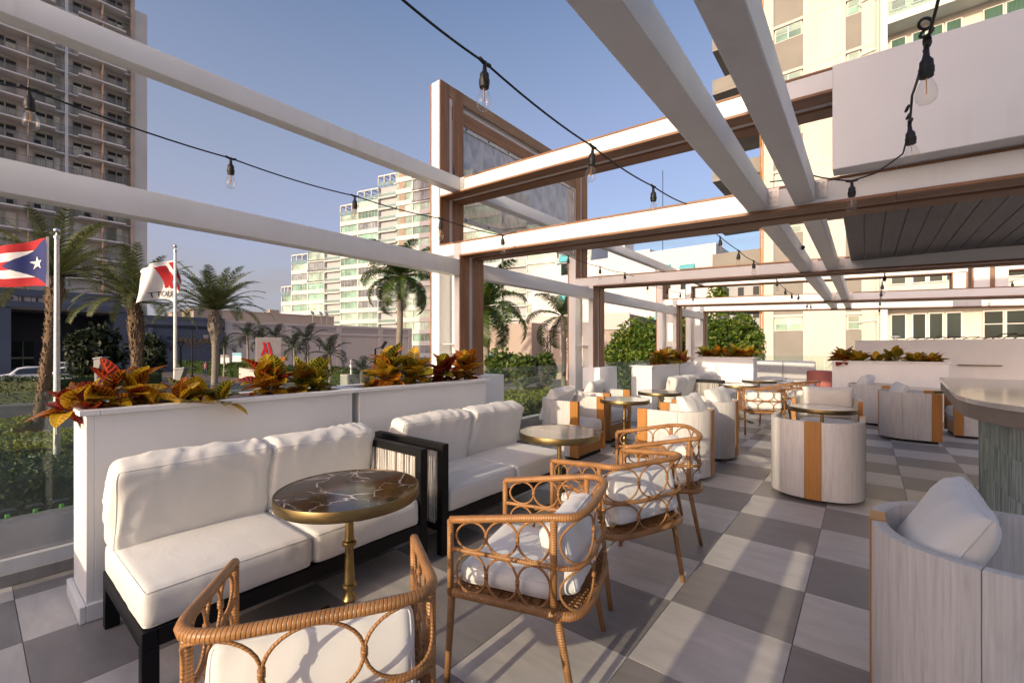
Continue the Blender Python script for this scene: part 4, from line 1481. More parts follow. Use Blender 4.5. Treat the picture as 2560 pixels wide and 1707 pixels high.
croton_plant('golden croton fan standing highest in the second planter', PX, y_on(968, PX), zt, .30, 20, .29, ['yellow', 'yellow', 'orange', 'green'], 8)
croton_plant('green and yellow upright croton in the middle of the second planter', PX, y_on(1032, PX), zt, .27, 18, .29, grn, 9)
croton_plant('dark red upright croton in the second planter', PX, y_on(1108, PX), zt, .26, 16, .27, ['red', 'red', 'red', 'green'], 10)
croton_plant('yellow and red croton at the portal end of the second planter', PX, y_on(1165, PX), zt, .30, 19, .29, ['yellow', 'orange', 'red', 'yellow'], 11)
croton_plant('bushy croton at the sunlit end of the third planter', PX, y_on(1650, PX), zt, .30, 22, .32, ['green', 'yellow', 'orange', 'green'], 12, 2)
croton_plant('green croton in the middle of the third planter', PX, y_on(1668, PX), zt, .28, 20, .3, ['green', 'orange', 'yellow'], 13, 2)
croton_plant('dark red croton in the planter beyond the third', PX, y_on(1690, PX), zt, .26, 16, .3, ['red', 'red', 'green'], 14, 2)
croton_plant('bright yellow croton in the planter beyond the third', PX, y_on(1702, PX), zt, .28, 18, .32, ['yellow', 'yellow', 'orange'], 15, 2)
for k, (x, pal, lb) in enumerate(((-3.3, ['green', 'green', 'red'], 'leftmost dull green croton in the sunlit white planter'), (-2.95, ['green', 'orange', 'green'], 'second croton in the sunlit white planter'), (-2.6, ['orange', 'green', 'red', 'green'], 'tall orange croton in the sunlit white planter'), (-2.3, ['yellow', 'orange', 'green'], 'rightmost croton in the sunlit white planter'))):
    croton_plant(lb, x, 12.3, 1.19, .2 + .08 * (k == 2), 18, .30, pal, 20 + k, 2)
for k, (x, pal, h_, L_, n_, lb) in enumerate(((-.42, ['green', 'green', 'orange', 'red'], .2, .34, 30, 'large bushy croton at the left end of the wide right planter'), (-.12, ['green', 'yellow', 'orange'], .18, .30, 20, 'second croton in the wide right planter'), (.17, ['yellow', 'green', 'green'], .12, .24, 14, 'small yellow croton in the wide right planter'), (.48, grn, .28, .30, 16, 'single upright green croton on a bare stem, wide right planter'), (.83, ['yellow', 'green', 'green'], .14, .28, 20, 'low croton near the right end of the wide planter'), (1.10, ['yellow', 'green', 'orange'], .1, .26, 18, 'yellow croton at the right end of the wide planter'))):
    croton_plant(lb, x, 12.62, 1.13, h_, n_, L_, pal, 30 + k, 2)

# =================================================================== string lights
SOCK = MB().lathe([(.0001, -.012), (.0075, -.012), (.009, -.03), (.0175, -.042), (.0185, -.062), (.0205, -.064), (.0205, -.082), (.0185, -.085), (.0185, -.094), (.0001, -.094)], 16).mesh('socket', 'black_rubber', smooth=40)
BULB = MB().lathe([(.0125, -.094), (.0135, -.102), (.019, -.114), (.0255, -.132), (.0285, -.150), (.0265, -.166), (.019, -.177), (.008, -.182), (.0001, -.183)], 18).mesh('bulb', 'bulb_glass', smooth=180)
FIL = MB().tube([(-.004, 0, -.098), (-.002, 0, -.12), (-.002, 0, -.148)], .0014, 5).tube([(.004, 0, -.098), (.002, 0, -.12), (.002, 0, -.148)], .0014, 5).mesh('filament', 'filament')
WIRE = MB().tube([(0, 0, 0), (.001, 0, -.014)], .0045, 6).tube([(-.03, 0, .002), (0, 0, -.004), (.03, 0, .002)], .0075, 8).tube([(0, 0, .004), (0, 0, -.016)], .0075, 8).mesh('connector', 'black_rubber', smooth=60)
def string_light(label, pts, r=.0045, scale=1.0, tilt=4):
    """pts: (sx, sy, depth, bulb?)"""
    P = [at(*p[:3]) for p in pts]
    t = thing('string_light', label, 'string light', P[0], 0, 'string lights across the terrace')
    rn = random.Random(label)
    path = []
    for a, b in zip(P[:-1], P[1:]):
        n = 8
        sag = .02 * (b - a).length
        for k in range(n):
            f = k / n
            q = a.lerp(b, f)
            q.z -= sag * 4 * f * (1 - f)
            path.append(q - P[0])
    path.append(P[-1] - P[0])
    MB().tube(path, r, 7).obj('cable', 'black_rubber', t, smooth=60)
    for p, q, i in zip(pts, P, range(99)):
        if len(p) > 3 and p[3]:
            d = P[min(i + 1, len(P) - 1)] - P[max(i - 1, 0)]
            rz = math.atan2(d.y, d.x)
            tl_ = p[4] if len(p) > 4 else rn.uniform(-tilt, tilt)
            cn = link('connector', WIRE, t, q - P[0], (0, -math.atan2(d.z, math.hypot(d.x, d.y)) * .8, rz), scale)
            sk = link('socket', SOCK, t, q - P[0] + Vector((0, 0, -.004)), (R(tl_), R(rn.uniform(-tilt, tilt)), rz), scale)
            bl = link('bulb', BULB, sk)
            link('filament', FIL, bl)
    return t
string_light('black bulb string crossing the left sky below the upper side beam', [(-60, 196, 1.8), (72, 222, 2.0, 1), (577, 396, 2.7, 1), (887, 490, 3.4, 1), (1102, 547, 3.9, 1), (1256, 588, 4.5, 1), (1290, 578, 4.66)])
string_light('black bulb string descending from the top centre of the picture', [(960, -40, 1.3), (1212, 157, 1.68, 1), (1482, 367, 2.3, 1), (1633, 466, 2.9, 1), (1716, 510, 3.30)])
string_light('tangled black bulb string hanging before the white fascia', [(2360, -60, 1.2), (2322, 90, 1.42), (2316, 118, 1.44, 1), (2280, 240, 1.8), (2274, 310, 2.05, 1), (2257, 385, 2.5), (2190, 432, 2.6), (2130, 452, 2.68, 1), (2075, 447, 2.8), (2030, 438, 2.95), (1925, 455, 3.0)])
string_light('bulb string hanging below the first portal beam', [(1780, 566, 4.05), (1800, 592, 4.9, 1), (1847, 627, 5.0, 1), (1884, 652, 5.6, 1), (1903, 660, 6.0)])
string_light('bulb string between first and second portals near their left posts', [(1385, 628, 5.4), (1421, 640, 5.8, 1), (1500, 667, 6.4, 1), (1562, 682, 7.0, 1), (1585, 690, 7.2)])
string_light('bulb string beyond the second portal on the left', [(1590, 700, 7.8), (1619, 711, 8.2, 1), (1668, 722, 9.0, 1), (1701, 732, 9.8, 1), (1733, 742, 10.4, 1), (1745, 744, 10.6)])
string_light('bulb string beside the rafters beyond the second portal', [(1934, 690, 6.3), (1942, 700, 7.0, 1), (1963, 722, 7.6, 1), (1979, 733, 8.2, 1), (1996, 737, 8.8, 1), (2018, 759, 10.5, 1), (2027, 761, 10.7, 1), (2040, 764, 11.2)])
string_light('line of bulbs receding past the planked soffit', [(2208, 668, 5.6), (2212, 684, 5.7, 1), (2205, 706, 6.3, 1), (2203, 726, 7.1, 1), (2200, 752, 9.5, 1), (2199, 770, 11.0, 1)])
string_light('bulb string at the far right above the screen wall', [(2600, 675, 8.0), (2530, 703, 8.2, 1), (2498, 714, 8.6, 1), (2444, 746, 10.2, 1), (2427, 747, 10.6, 1), (2410, 750, 10.9)])
kt = MB()
for (sx_, sy_, d, r_) in ((2316, 82, 1.42, .022), (2318, 104, 1.43, .018), (2313, 60, 1.42, .016), (2272, 290, 2.0, .018), (2276, 302, 2.02, .015), (2268, 272, 2.0, .014)):
    c_ = at(sx_, sy_, d)
    kt.tube([c_ + Vector((r_ * math.cos(a) * (1 - .3 * (sy_ % 3)), r_ * math.sin(a) * .6, r_ * .8 * math.sin(a + sy_))) for a in [2 * pi * k / 14 for k in range(14)]], .0048, 6, closed=True)
tag(kt.obj('cable_knot', 'black_rubber', None, smooth=60), 'knotted loops of black cable tied on the bulb string before the fascia', 'cable knot')
# loose sockets fixed to the rafters
for k, (sx_, sy_, d, rx, lb) in enumerate(((2012, 617, 4.9, -70, 'empty black lamp socket on the rafter, upper one'), (2036, 657, 5.9, -20, 'empty black lamp socket on the rafter, lower one'))):
    o = tag(link('lamp_socket', SOCK.copy(), None, at(sx_, sy_, d), (R(rx), R(40), 0), 1.2), lb, 'lamp socket')

# =================================================================== flags
def text_pts(txt, size=1.0):
    cu = bpy.data.curves.new('t', 'FONT')
    cu.body = txt
    cu.size = size
    cu.resolution_u = 3
    ob = bpy.data.objects.new('t', cu)
    COL.objects.link(ob)
    dg = bpy.context.evaluated_depsgraph_get()
    me = bpy.data.meshes.new_from_object(ob.evaluated_get(dg))
    vs = [tuple(v.co) for v in me.vertices]
    fs = [list(p.vertices) for p in me.polygons]
    bpy.data.objects.remove(ob, do_unlink=True)
    bpy.data.curves.remove(cu)
    bpy.data.meshes.remove(me)
    x0, x1 = min(v[0] for v in vs), max(v[0] for v in vs)
    y0, y1 = min(v[1] for v in vs), max(v[1] for v in vs)
    return [((v[0] - x0) / (x1 - x0), (v[1] - y0) / (y1 - y0)) for v in vs], fs, (x1 - x0) / (y1 - y0)

def flagpole(label, base, top_z, r):
    t = thing('flagpole', label, 'flagpole', base)
    h = top_z - base.z
    MB().lathe([(r * 2.2, 0), (r * 2.2, .04), (r * 1.25, .06), (r * 1.2, .3), (r, .5), (r * .62, h - .12)], 18).obj('pole', 'galv', t, smooth=40)
    MB().lathe([(r * .62, h - .12), (r * .8, h - .115), (r * .8, h - .06), (r * .3, h - .05), (r * .25, h), (.0001, h)], 14).obj('truck', 'galv', t, smooth=40)
    MB().lathe([(.0001, h)] + [(.055 * math.sin(a), h + .055 - .055 * math.cos(a)) for a in [pi * k / 10 for k in range(1, 11)]], 16).obj('ball', 'steel', t, smooth=180)
    hal = MB()
    hal.tube([(r + .01, -.01, h - .15), (r * 1.5 + .03, -.02, h * .5), (r + .02, -.01, 1.3)], .006, 5)
    hal.obj('halyard', 'rope', t, smooth=60)
    boxo('cleat', r * .9, r * .9 + .05, -.04, .04, 1.15, 1.38, 'galv', t)
    return t
fb = at_z(142, 1247, GZ)
fb.z = GZ
d1 = (CAM_H - GZ) * FPX / (1247 - HZY)
p1_top = at(124, 583, d1)
flagpole('silver flagpole with ball top nearest the terrace, left', fb, p1_top.z, .062)
d2 = 13.6
f2 = at(438, 620, d2)
flagpole('silver flagpole with ball top, right one of two', Vector((f2.x, f2.y, GZ)), f2.z, .06)

vd = Vector((-_c, -_s, 0))          # leftwards across the view
fw = Vector((-_s, _c, 0))           # away from the viewer
def cloth(name, f, nu, nv, colour, mats, parent):
    m = MB()
    for i in range(nu + 1):
        for j in range(nv + 1):
            m.v.append(tuple(f(i / nu, j / nv)))
    for i in range(nu):
        for j in range(nv):
            a = i * (nv + 1) + j
            m.face([a, a + nv + 1, a + nv + 2, a + 1], colour((i + .5) / nu, (j + .5) / nv))
    return m.obj(name, mats, parent, smooth=180)
# island flag: stripes, triangle and star
F1 = at(119, 715, d1 - .03)
fl1h, fl1w = 1.02, 1.62
def flag1(u, v, off=0.0):
    # u from pole outwards, v 0 bottom .. 1 top
    lift = -.02 * u
    p = vd * (u * fl1w * .985) + Vector((0, 0, v * fl1h * (1 - .08 * u) + lift - .13 * math.sin(u * 2.6) * v + .02 * math.sin(u * 9)))
    wv = .10 * math.sin(u * 7.5 + v * 1.3) * min(1, u * 3) + .03 * math.sin(u * 15 - v * 3)
    return p + fw * (wv - .012 * off) + vd * 0
def col1(u, v):
    if u * fl1w < (fl1h * .86) * (1 - abs(2 * v - 1)):
        return 2
    return 0 if int(v * 5) % 2 == 0 else 1
t = thing('flag', 'red, white and blue flag with a single white star on the left pole', 'flag', F1)
cloth('cloth', flag1, 150, 90, col1, ['red_cloth', 'white_cloth', 'blue_cloth'], t)
for off in (1, -1):
    m = MB()
    ctr = (.175, .5)
    pts = []
    for k in range(10):
        a = pi / 2 + pi * k / 5
        rr = .155 if k % 2 == 0 else .062
        pts.append((ctr[0] + rr * math.cos(a) * fl1h / fl1w, ctr[1] + rr * math.sin(a)))
    m.v = [tuple(flag1(*ctr, off))] + [tuple(flag1(*q, off)) for q in pts]
    for k in range(10):
        m.face([0, 1 + k, 1 + (k + 1) % 10])
    m.obj('star', 'white_cloth', t)
m = MB().box(-.006, .006, -.02, .02, -.02, fl1h + .02)
m.obj('hoist_band', 'white_cloth', t)
# hotel flag, seen from the back: red letter shape, mirrored lettering
F2 = at(432, 757, d2 - .06)
f2h, f2w = 1.28, 1.05
def flag2(u, v, off=0.0):
    p = vd * (u * f2w * .98 - .16 * math.sin(pi * v) * (1 - u) * .8 + .05 * (v > .9) * u)
    z = v * f2h * (1 - .22 * u * u) + .10 * math.sin(u * 3.0) * (1 - v) + .05 * math.sin(5 * u + 2 * v)
    wv = .16 * math.sin(u * 5 + v * 2.4) + .05 * math.sin(u * 13 + v * 5)
    return p + Vector((0, 0, z)) + fw * (wv - .014 * off)
t = thing('flag', 'white flag with red emblem and mirrored dark lettering on the right pole', 'flag', F2)
cloth('cloth', flag2, 50, 50, lambda u, v: 0, ['white_cloth'], t)
def patch(name, poly, mt):
    for off in (1, -1):
        m = MB()
        # subdivide a quad strip poly given as left and right edges
        L_, R_ = poly
        n = 10
        for k in range(n + 1):
            f = k / n
            a = (L_[0][0] + (L_[1][0] - L_[0][0]) * f, L_[0][1] + (L_[1][1] - L_[0][1]) * f)
            b = (R_[0][0] + (R_[1][0] - R_[0][0]) * f, R_[0][1] + (R_[1][1] - R_[0][1]) * f)
            m.v += [tuple(flag2(*a, off)), tuple(flag2(*b, off))]
        for k in range(n):
            m.face([2 * k, 2 * k + 1, 2 * k + 3, 2 * k + 2])
        m.obj(name, mt, t, smooth=180)
patch('emblem', [((.36, .30), (.44, .90)), ((.16, .30), (.24, .90))], 'red_cloth')
patch('emblem', [((.06, .28), (.22, .60)), ((.00, .28), (.20, .74))], 'red_cloth')
patch('emblem', [((.02, .45), (.16, .96)), ((-.0, .45), (.03, .96))], 'red_cloth')
pv, pfc, asp_ = text_pts('RRIOTT')
for off in (1, -1):
    m = MB()
    m.v = [tuple(flag2(.02 + q[0] * .66, .07 + q[1] * .15, off * .9)) for q in pv]
    for f in pfc:
        m.face(f)
    m.obj('lettering', 'ink', t)
# =================================================================== palms
def frond_mesh(name, mt, L=2.6, n=34, leaf=.55, droop=.9, seed=0, w=.035, vee=.5, tip_droop=.3):
    rn = random.Random(seed)
    m = MB()
    pts = []
    for k in range(n + 1):
        t = k / n
        a = .95 - droop * t * t * 1.35
        pts.append((t, a))
    pos = Vector((0, 0, 0))
    path = [pos.copy()]
    for k in range(n):
        a = pts[k][1]
        pos = pos + Vector((math.cos(a), 0, math.sin(a))) * (L / n)
        path.append(pos.copy())
    m.tube(path[::2], [max(.006, .028 * (1 - k / (n / 2 + 1))) for k in range(len(path[::2]))], 5)
    for k in range(4, n + 1):
        t = k / n
        l = leaf * (math.sin(pi * min(1, .12 + t * .84)) ** .6) * rn.uniform(.85, 1.1)
        tg = (path[min(k + 1, n)] - path[k - 1]).normalized()
        for s_ in (-1, 1):
            side = Vector((0, s_, 0))
            up = side.cross(tg) * s_
            d = (tg * .75 + side * 1.0 + up * (vee * -.3 + rn.uniform(-.15, .15))).normalized()
            base = path[k] + tg * rn.uniform(-.02, .02)
            mid = base + d * l * .55
            tip = base + d * l + Vector((0, 0, -tip_droop * l))
            wv = tg * w
            b = len(m.v)
            m.v += [tuple(base - wv * .5), tuple(base + wv * .5), tuple(mid + wv * .45), tuple(mid - wv * .45), tuple(tip)]
            m.face([b, b + 1, b + 2, b + 3], 0, [(0, 0)] * 4)
            m.face([b + 3, b + 2, b + 4], 0, [(0, 0)] * 3)
    return m.mesh(name, mt)
FR_DATE = [frond_mesh('frond', 'leaf_palm', 2.3, 64, .34, d, k, .030, .3, .1) for k, d in enumerate((.5, .75, 1.05))]
FR_COCO = [frond_mesh('frond', 'leaf_coco', 2.7, 48, .75, d, k + 9, .06, .9, .5) for k, d in enumerate((.8, 1.15, 1.5))]
FR_SMALL = [frond_mesh('frond', 'leaf_bush', 1.7, 24, .5, d, k + 19, .05, .6, .3) for k, d in enumerate((.8, 1.2, 1.6))]
def palm(label, base, head, fr, nf, sc_, rt, trunk_mat, seed, rough=0.0, low=-.2, bulge=None, cat='palm', grp=None):
    """base, head: world points of trunk foot and crown"""
    base, head = Vector(base), Vector(head)
    base.z = GZ
    t = thing('palm_tree', label, cat, base, 0, grp)
    rn = random.Random(seed)
    d = head - base
    n = 40
    m = MB()
    path, rad = [], []
    for k in range(n + 1):
        f = k / n
        bow = math.sin(pi * f) * d.length * .02
        path.append(d * f + Vector((bow, bow * .5, 0)))
        r_ = rt[0] + (rt[1] - rt[0]) * f
        if bulge and f > bulge[0]:
            r_ *= 1 + bulge[1] * math.sin(pi * min(1, (f - bulge[0]) / (1 - bulge[0])))
        r_ *= 1 + (.05 if k % 2 else -.05)
        rad.append(r_)
    m.tube(path, rad, 12)
    m.obj('trunk', trunk_mat, t, smooth=60)
    if rough:
        # old frond stubs
        st = MB()
        for k in range(int(260 * rough)):
            f = rn.uniform(.70 if rough < 1.5 else .02, .99)
            a = rn.uniform(0, 2 * pi)
            p = d * f + Vector((math.sin(pi * f) * d.length * .02, math.sin(pi * f) * d.length * .01, 0))
            r_ = rt[0] + (rt[1] - rt[0]) * f
            if bulge and f > bulge[0]:
                r_ *= 1 + bulge[1] * math.sin(pi * min(1, (f - bulge[0]) / (1 - bulge[0])))
            o = Vector((math.cos(a), math.sin(a), 0))
            q = p + o * r_ * .85
            s_ = r_ * rn.uniform(.35, .6)
            e = q + o * s_ * .7 + Vector((0, 0, s_ * 1.3))
            st.tube([q, e], [s_ * .35, s_ * .12], 4)
        stuff(st.obj('frond_stubs', trunk_mat, t))
    cr_ = 0
    for k in range(nf):
        f = k / nf
        az = k * 2.39996 + rn.uniform(-.2, .2)
        el = R(70) * (1 - f) ** 1.0 + R(low * 60) * f - R(54)
        me = fr[min(2, int(f * 3))]
        s_ = sc_ * rn.uniform(.85, 1.1)
        link('frond', me, t, d, (0, -el * 1.0, az), s_)
    return t
palm('shaggy date palm behind the left flagpole', at_z(82, 1120, GZ), at(140, 690, 13.5), FR_DATE, 34, 1.0, (.135, .15), 'trunk_brown', 1, 2.2, .0, (.8, .35))
palm('date palm with rough brown trunk between the two flags', at(339, 1010, 20.0) * 1.0, at(335, 800 - 45, 20.0), FR_DATE, 46, 1.2, (.18, .20), 'trunk_brown', 2, 2.2, -.05, (.55, .3))
palm('date palm on a bare ringed trunk right of the white flag', at(528, 1062, 18.0), at(536, 775, 18.0), FR_DATE, 44, .98, (.125, .12), 'trunk_grey', 3, .9, .12, (.72, .75))
palm('tall coconut palm before the stepped white tower', at(985, 980, 30.0), at(1000, 690, 30.0), FR_COCO, 26, 1.25, (.25, .17), 'trunk_grey', 4, 0, -.6)
palm('coconut palm seen through the first portal opening', at(1208, 985, 27.0), at(1215, 765, 27.0), FR_COCO, 22, 1.25, (.22, .16), 'trunk_grey', 5, 0, -.6)
palm('thin palm with hanging fronds left of the second portal', at(1407, 985, 32.0), at(1405, 790, 32.0), FR_COCO, 10, 1.15, (.18, .15), 'trunk_grey', 6, 0, -.9)
for k, (sx_, yb, yh, d, s_, lb) in enumerate(((560, 905, 868, 50, 1.5, 'small fan palm beside the dark blue wall'), (618, 905, 838, 48, 1.7, 'small palm with bushy head left of the pylon sign'), (650, 910, 850, 44, 1.5, 'small palm just behind the pylon sign'), (690, 905, 845, 46, 1.6, 'small palm over the top right corner of the pylon sign'), (735, 925, 868, 42, 1.55, 'small palm right of the pylon sign'), (768, 915, 850, 42, 1.65, 'small palm in front of a lamp post before the beige wall'), (824, 935, 885, 36, 1.6, 'small palm spreading low before the beige wall'), (905, 960, 925, 20, .75, 'little palm in a square planter near the second planter'))):
    palm(lb, at(sx_, yb, d), at(sx_, yh, d), FR_SMALL, 13, s_ * .72, (.14, .10), 'trunk_grey', 30 + k, 0, -.5, None, 'palm', 'small palms before the beige wall')

# =================================================================== leafy masses
def leaf_cloud(m, pts, size, rn, up=.4):
    for p in pts:
        n = Vector((rn.gauss(0, 1), rn.gauss(0, 1), rn.gauss(0, 1) + up)).normalized()
        a = n.orthogonal().normalized()
        ang = rn.uniform(0, 2 * pi)
        a = (Matrix.Rotation(ang, 3, n) @ a)
        b = n.cross(a)
        s_ = size * rn.uniform(.6, 1.3)
        q = len(m.v)
        m.v += [tuple(p - a * s_), tuple(p + b * s_ * .55 + n * s_ * .12), tuple(p + a * s_), tuple(p - b * s_ * .55 + n * s_ * .12)]
        m.face([q, q + 1, q + 2, q + 3])
def tree(label, base, crown_c, rad, nleaf, size, seed, mt='leaf_tree', cat='tree', lobes=16):
    base = Vector(base)
    t = thing('tree', label, cat, base)
    rn = random.Random(seed)
    cc = Vector(crown_c) - base
    tr = MB()
    fork = Vector((cc.x * .3, cc.y * .3, max(.5, (cc.z - rad[2]) * .8)))
    tr.tube([(0, 0, 0), fork * .6 + Vector((.08, 0, 0)), fork], [.26, .2, .17], 8)
    L_ = []
    for k in range(lobes):
        a = 2.39996 * k
        u = 1 - 2 * (k + .5) / lobes
        s_ = math.sqrt(1 - u * u)
        c = cc + Vector((math.cos(a) * s_ * rad[0] * .72, math.sin(a) * s_ * rad[1] * .72, u * rad[2] * .72)) * rn.uniform(.55, 1.25)
        r_ = min(rad) * rn.uniform(.2, .46)
        L_.append((c, r_))
        if k % 3 == 0:
            tr.tube([fork, fork.lerp(c, .5) + Vector((0, 0, .15)), c], [.11, .07, .02], 6)
    tr.obj('trunk', 'trunk_grey', t, smooth=60)
    m = MB()
    per = nleaf // lobes
    for c, r_ in L_:
        pts = []
        for k in range(per):
            v = Vector((rn.gauss(0, 1), rn.gauss(0, 1), rn.gauss(0, 1))).normalized() * r_ * (rn.uniform(.55, 1.0) ** .5) * (1 + .22 * noise.noise(Vector((c.x, k * .01, seed))))
            v.z *= .85
            pts.append(c + v)
        leaf_cloud(m, pts, size, rn)
    # stray sprigs that break the outline
    for k in range(nleaf // 12):
        v = Vector((rn.gauss(0, 1), rn.gauss(0, 1), rn.gauss(0, 1) * .9)).normalized()
        leaf_cloud(m, [cc + Vector((v.x * rad[0], v.y * rad[1], v.z * rad[2])) * rn.uniform(.95, 1.12)], size, rn)
    m.obj('crown', mt, t)
    return t
def tr_at(label, sx0, sx1, sy0, sy1, d, nleaf, size, seed, mt='leaf_tree', lobes=16, cat='tree'):
    c = at((sx0 + sx1) / 2, (sy0 + sy1) / 2, d)
    rx = (sx1 - sx0) / 2 * d / FPX
    rz = (sy1 - sy0) / 2 * d / FPX
    return tree(label, (c.x, c.y, GZ), c, (rx, rx, rz), nleaf, size, seed, mt, cat, lobes)
tr_at('dense green tree left of the third portal posts', 1525, 1690, 800, 980, 21, 26000, .10, 1, lobes=44)
tr_at('rounded green tree behind the third and fourth portal posts', 1640, 1800, 775, 970, 23, 22000, .10, 2, lobes=40)
tr_at('tall green tree beside the apartment block', 1745, 1895, 775, 975, 24, 22000, .10, 3, lobes=40)
tr_at('small upright green sprig tree above the parking structure', 1770, 1815, 700, 790, 30, 3000, .12, 4, lobes=9)
tr_at('dark feathery bush before the hotel entrance', 190, 300, 815, 960, 32, 3600, .26, 5, 'leaf_bush', 12, 'bush')
tr_at('dark feathery bush right of the middle date palm', 345, 405, 840, 950, 33, 2400, .26, 6, 'leaf_bush', 10, 'bush')
for k, (x0, x1, y0, y1, d, lb) in enumerate(((1215, 1290, 870, 960, 24, 'drooping green clump palm behind the glass, left of three'), (1275, 1340, 885, 965, 23, 'drooping green clump palm behind the glass, middle of three'), (1325, 1390, 880, 965, 24, 'drooping green clump palm behind the glass, right of three'))):
    tr_at(lb, x0, x1, y0, y1, d, 2600, .15, 60 + k, 'leaf_clump', 12, 'palm')
def hedge(label, pts, w_, h_, dens, size, mt, seed, z=GZ):
    """pts: ground polyline"""
    o = thing('hedge', label, 'hedge', (pts[0][0], pts[0][1], z))
    rn = random.Random(seed)
    core, m = MB(), MB()
    org = Vector((pts[0][0], pts[0][1], 0))
    for a, b in zip(pts[:-1], pts[1:]):
        a, b = Vector((*a, 0)) - org, Vector((*b, 0)) - org
        L = (b - a).length
        d = (b - a) / L
        s_ = Vector((-d.y, d.x, 0))
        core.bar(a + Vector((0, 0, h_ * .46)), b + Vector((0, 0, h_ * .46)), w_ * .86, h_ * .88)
        pp = []
        for k in range(int(dens * L)):
            u = rn.uniform(-.02, L)
            hh = h_ * (1 + .10 * noise.noise(Vector((u * .9, seed, 0))))
            q = rn.random()
            if q < .5:
                p = a + d * u + s_ * rn.uniform(-.5, .5) * w_ + Vector((0, 0, hh * rn.uniform(.93, 1.04)))
            else:
                p = a + d * u + s_ * (.5 if rn.random() < .5 else -.5) * w_ * rn.uniform(.9, 1.06) + Vector((0, 0, rn.uniform(0.02, hh)))
            pp.append(p)
        leaf_cloud(m, pp, size, rn, .8)
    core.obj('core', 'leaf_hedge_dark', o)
    m.obj('leaves', mt, o)
    return o
H1 = lambda sx_, sy_, z=GZ: tuple(at_z(sx_, sy_, z).xy)
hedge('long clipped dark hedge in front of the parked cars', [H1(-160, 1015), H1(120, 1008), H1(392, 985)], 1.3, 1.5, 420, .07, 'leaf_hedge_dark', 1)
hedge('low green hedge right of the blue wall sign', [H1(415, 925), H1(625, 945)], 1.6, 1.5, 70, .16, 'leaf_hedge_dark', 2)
hedge('short trimmed green hedge above the tan wall by the pylon sign', [H1(595, 938), H1(655, 950)], 1.2, 1.9, 90, .13, 'leaf_hedge', 7)
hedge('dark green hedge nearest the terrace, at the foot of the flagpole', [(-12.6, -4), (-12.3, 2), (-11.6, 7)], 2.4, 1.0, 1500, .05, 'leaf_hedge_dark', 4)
hedge('sunny yellow-green hedge sweeping behind the left flagpole', [(-17.0, -5), (-15.6, 2), (-14.0, 10), (-13.2, 20)], 2.6, 1.0, 1300, .055, 'leaf_hedge', 3)
hedge('round topped green hedge farthest out at the left edge', [(-21.5, -4), (-20.0, 1.2)], 2.8, .9, 1200, .065, 'leaf_hedge', 5)
hedge('sunlit grassy hedge behind the glass near the second portal', [(-10.5, 10.5), (-10.2, 17.5)], 2.2, 1.3, 900, .06, 'leaf_hedge', 6)
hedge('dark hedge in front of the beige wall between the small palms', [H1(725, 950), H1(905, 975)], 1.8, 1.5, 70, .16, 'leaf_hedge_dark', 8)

# =================================================================== streets
def sheet_(name, pts, z, mt):
    m = MB()
    m.v = [(p[0], p[1], z) for p in pts]
    m.face(list(range(len(pts))))
    return structure(m.obj(name, mt, recalc=False))
sheet_('road', [(-36.3, -90), (-24.0, -90), (-24.0, 120), (-36.3, 120)], GZ + .004, 'asphalt')
sheet_('driveway', [(-62, -60), (-38.6, -60), (-38.6, 14), (-62, 14)], GZ + .004, 'asphalt')
sheet_('plaza', [(-74, 14.01), (-36.31, 14.01), (-36.31, 60), (-74, 60)], GZ + .006, 'brick_pave')
sheet_('driveway_arc', [tuple(at_z(*q, GZ).xy) for q in ((440, 945), (640, 962), (760, 995), (560, 1000), (440, 985))], GZ + .012, 'asphalt')
kb = MB()
kb.box(-36.6, -36.31, -60, 14, GZ, GZ + .13)
structure(kb.obj('kerb', 'concrete', bevel=0.01))
kb = MB()
kb.box(-23.99, -23.7, -60, 60, GZ, GZ + .13)
structure(kb.obj('kerb', 'concrete', bevel=0.01))
ln = MB()
ln.box(-30.2, -30.05, -80, 100, GZ + .006, GZ + .008)
structure(ln.obj('road_marking', 'white_line'))
yk = MB()
arc = [at_z(*q, GZ) for q in ((505, 922), (545, 925), (585, 930), (615, 937), (640, 946), (668, 955), (700, 966))]
for a, b in zip(arc[:-1], arc[1:]):
    yk.bar(a + Vector((0, 0, .08)), b + Vector((0, 0, .08)), .35, .18)
tag(yk.obj('yellow_kerb', 'yellow_paint'), 'curved yellow painted kerb by the hotel drive', 'kerb')
tw = thing('low_wall', 'low tan wall below the trimmed hedge by the pylon sign', 'wall', at_z(575, 938, GZ))
a = at_z(572, 940, GZ); b = at_z(660, 962, GZ)
MB().bar((0, 0, .55), tuple(b - a + Vector((0, 0, .55))), .4, 1.1).obj('wall_body', 'beige_stucco', tw, bevel=0.02)
MB().bar((0, 0, 1.13), tuple(b - a + Vector((0, 0, 1.13))), .5, .06).obj('coping', 'tan_paver', tw, bevel=0.01)
# seat-like planter block far right of the pylon
pb_ = thing('block_planter', 'square stone block carrying a slim white camera mast', 'planter', at_z(878, 992, GZ))
s_ = 18.0 / FPX
boxo('block', -.5, .5, -.5, .5, 0, 1.5, 'concrete', pb_, 0.02)
mast = thing('camera_mast', 'slim white mast standing on the stone block', 'mast', at_z(878, 992, GZ) + Vector((0, 0, 1.501)))
boxo('mast', -.05, .05, -.05, .05, 0, 1.0, 'white_paint', mast, 0.008)
boxo('arm', -.18, -.051, -.04, .04, .5, .58, 'white_paint', mast, 0.008)

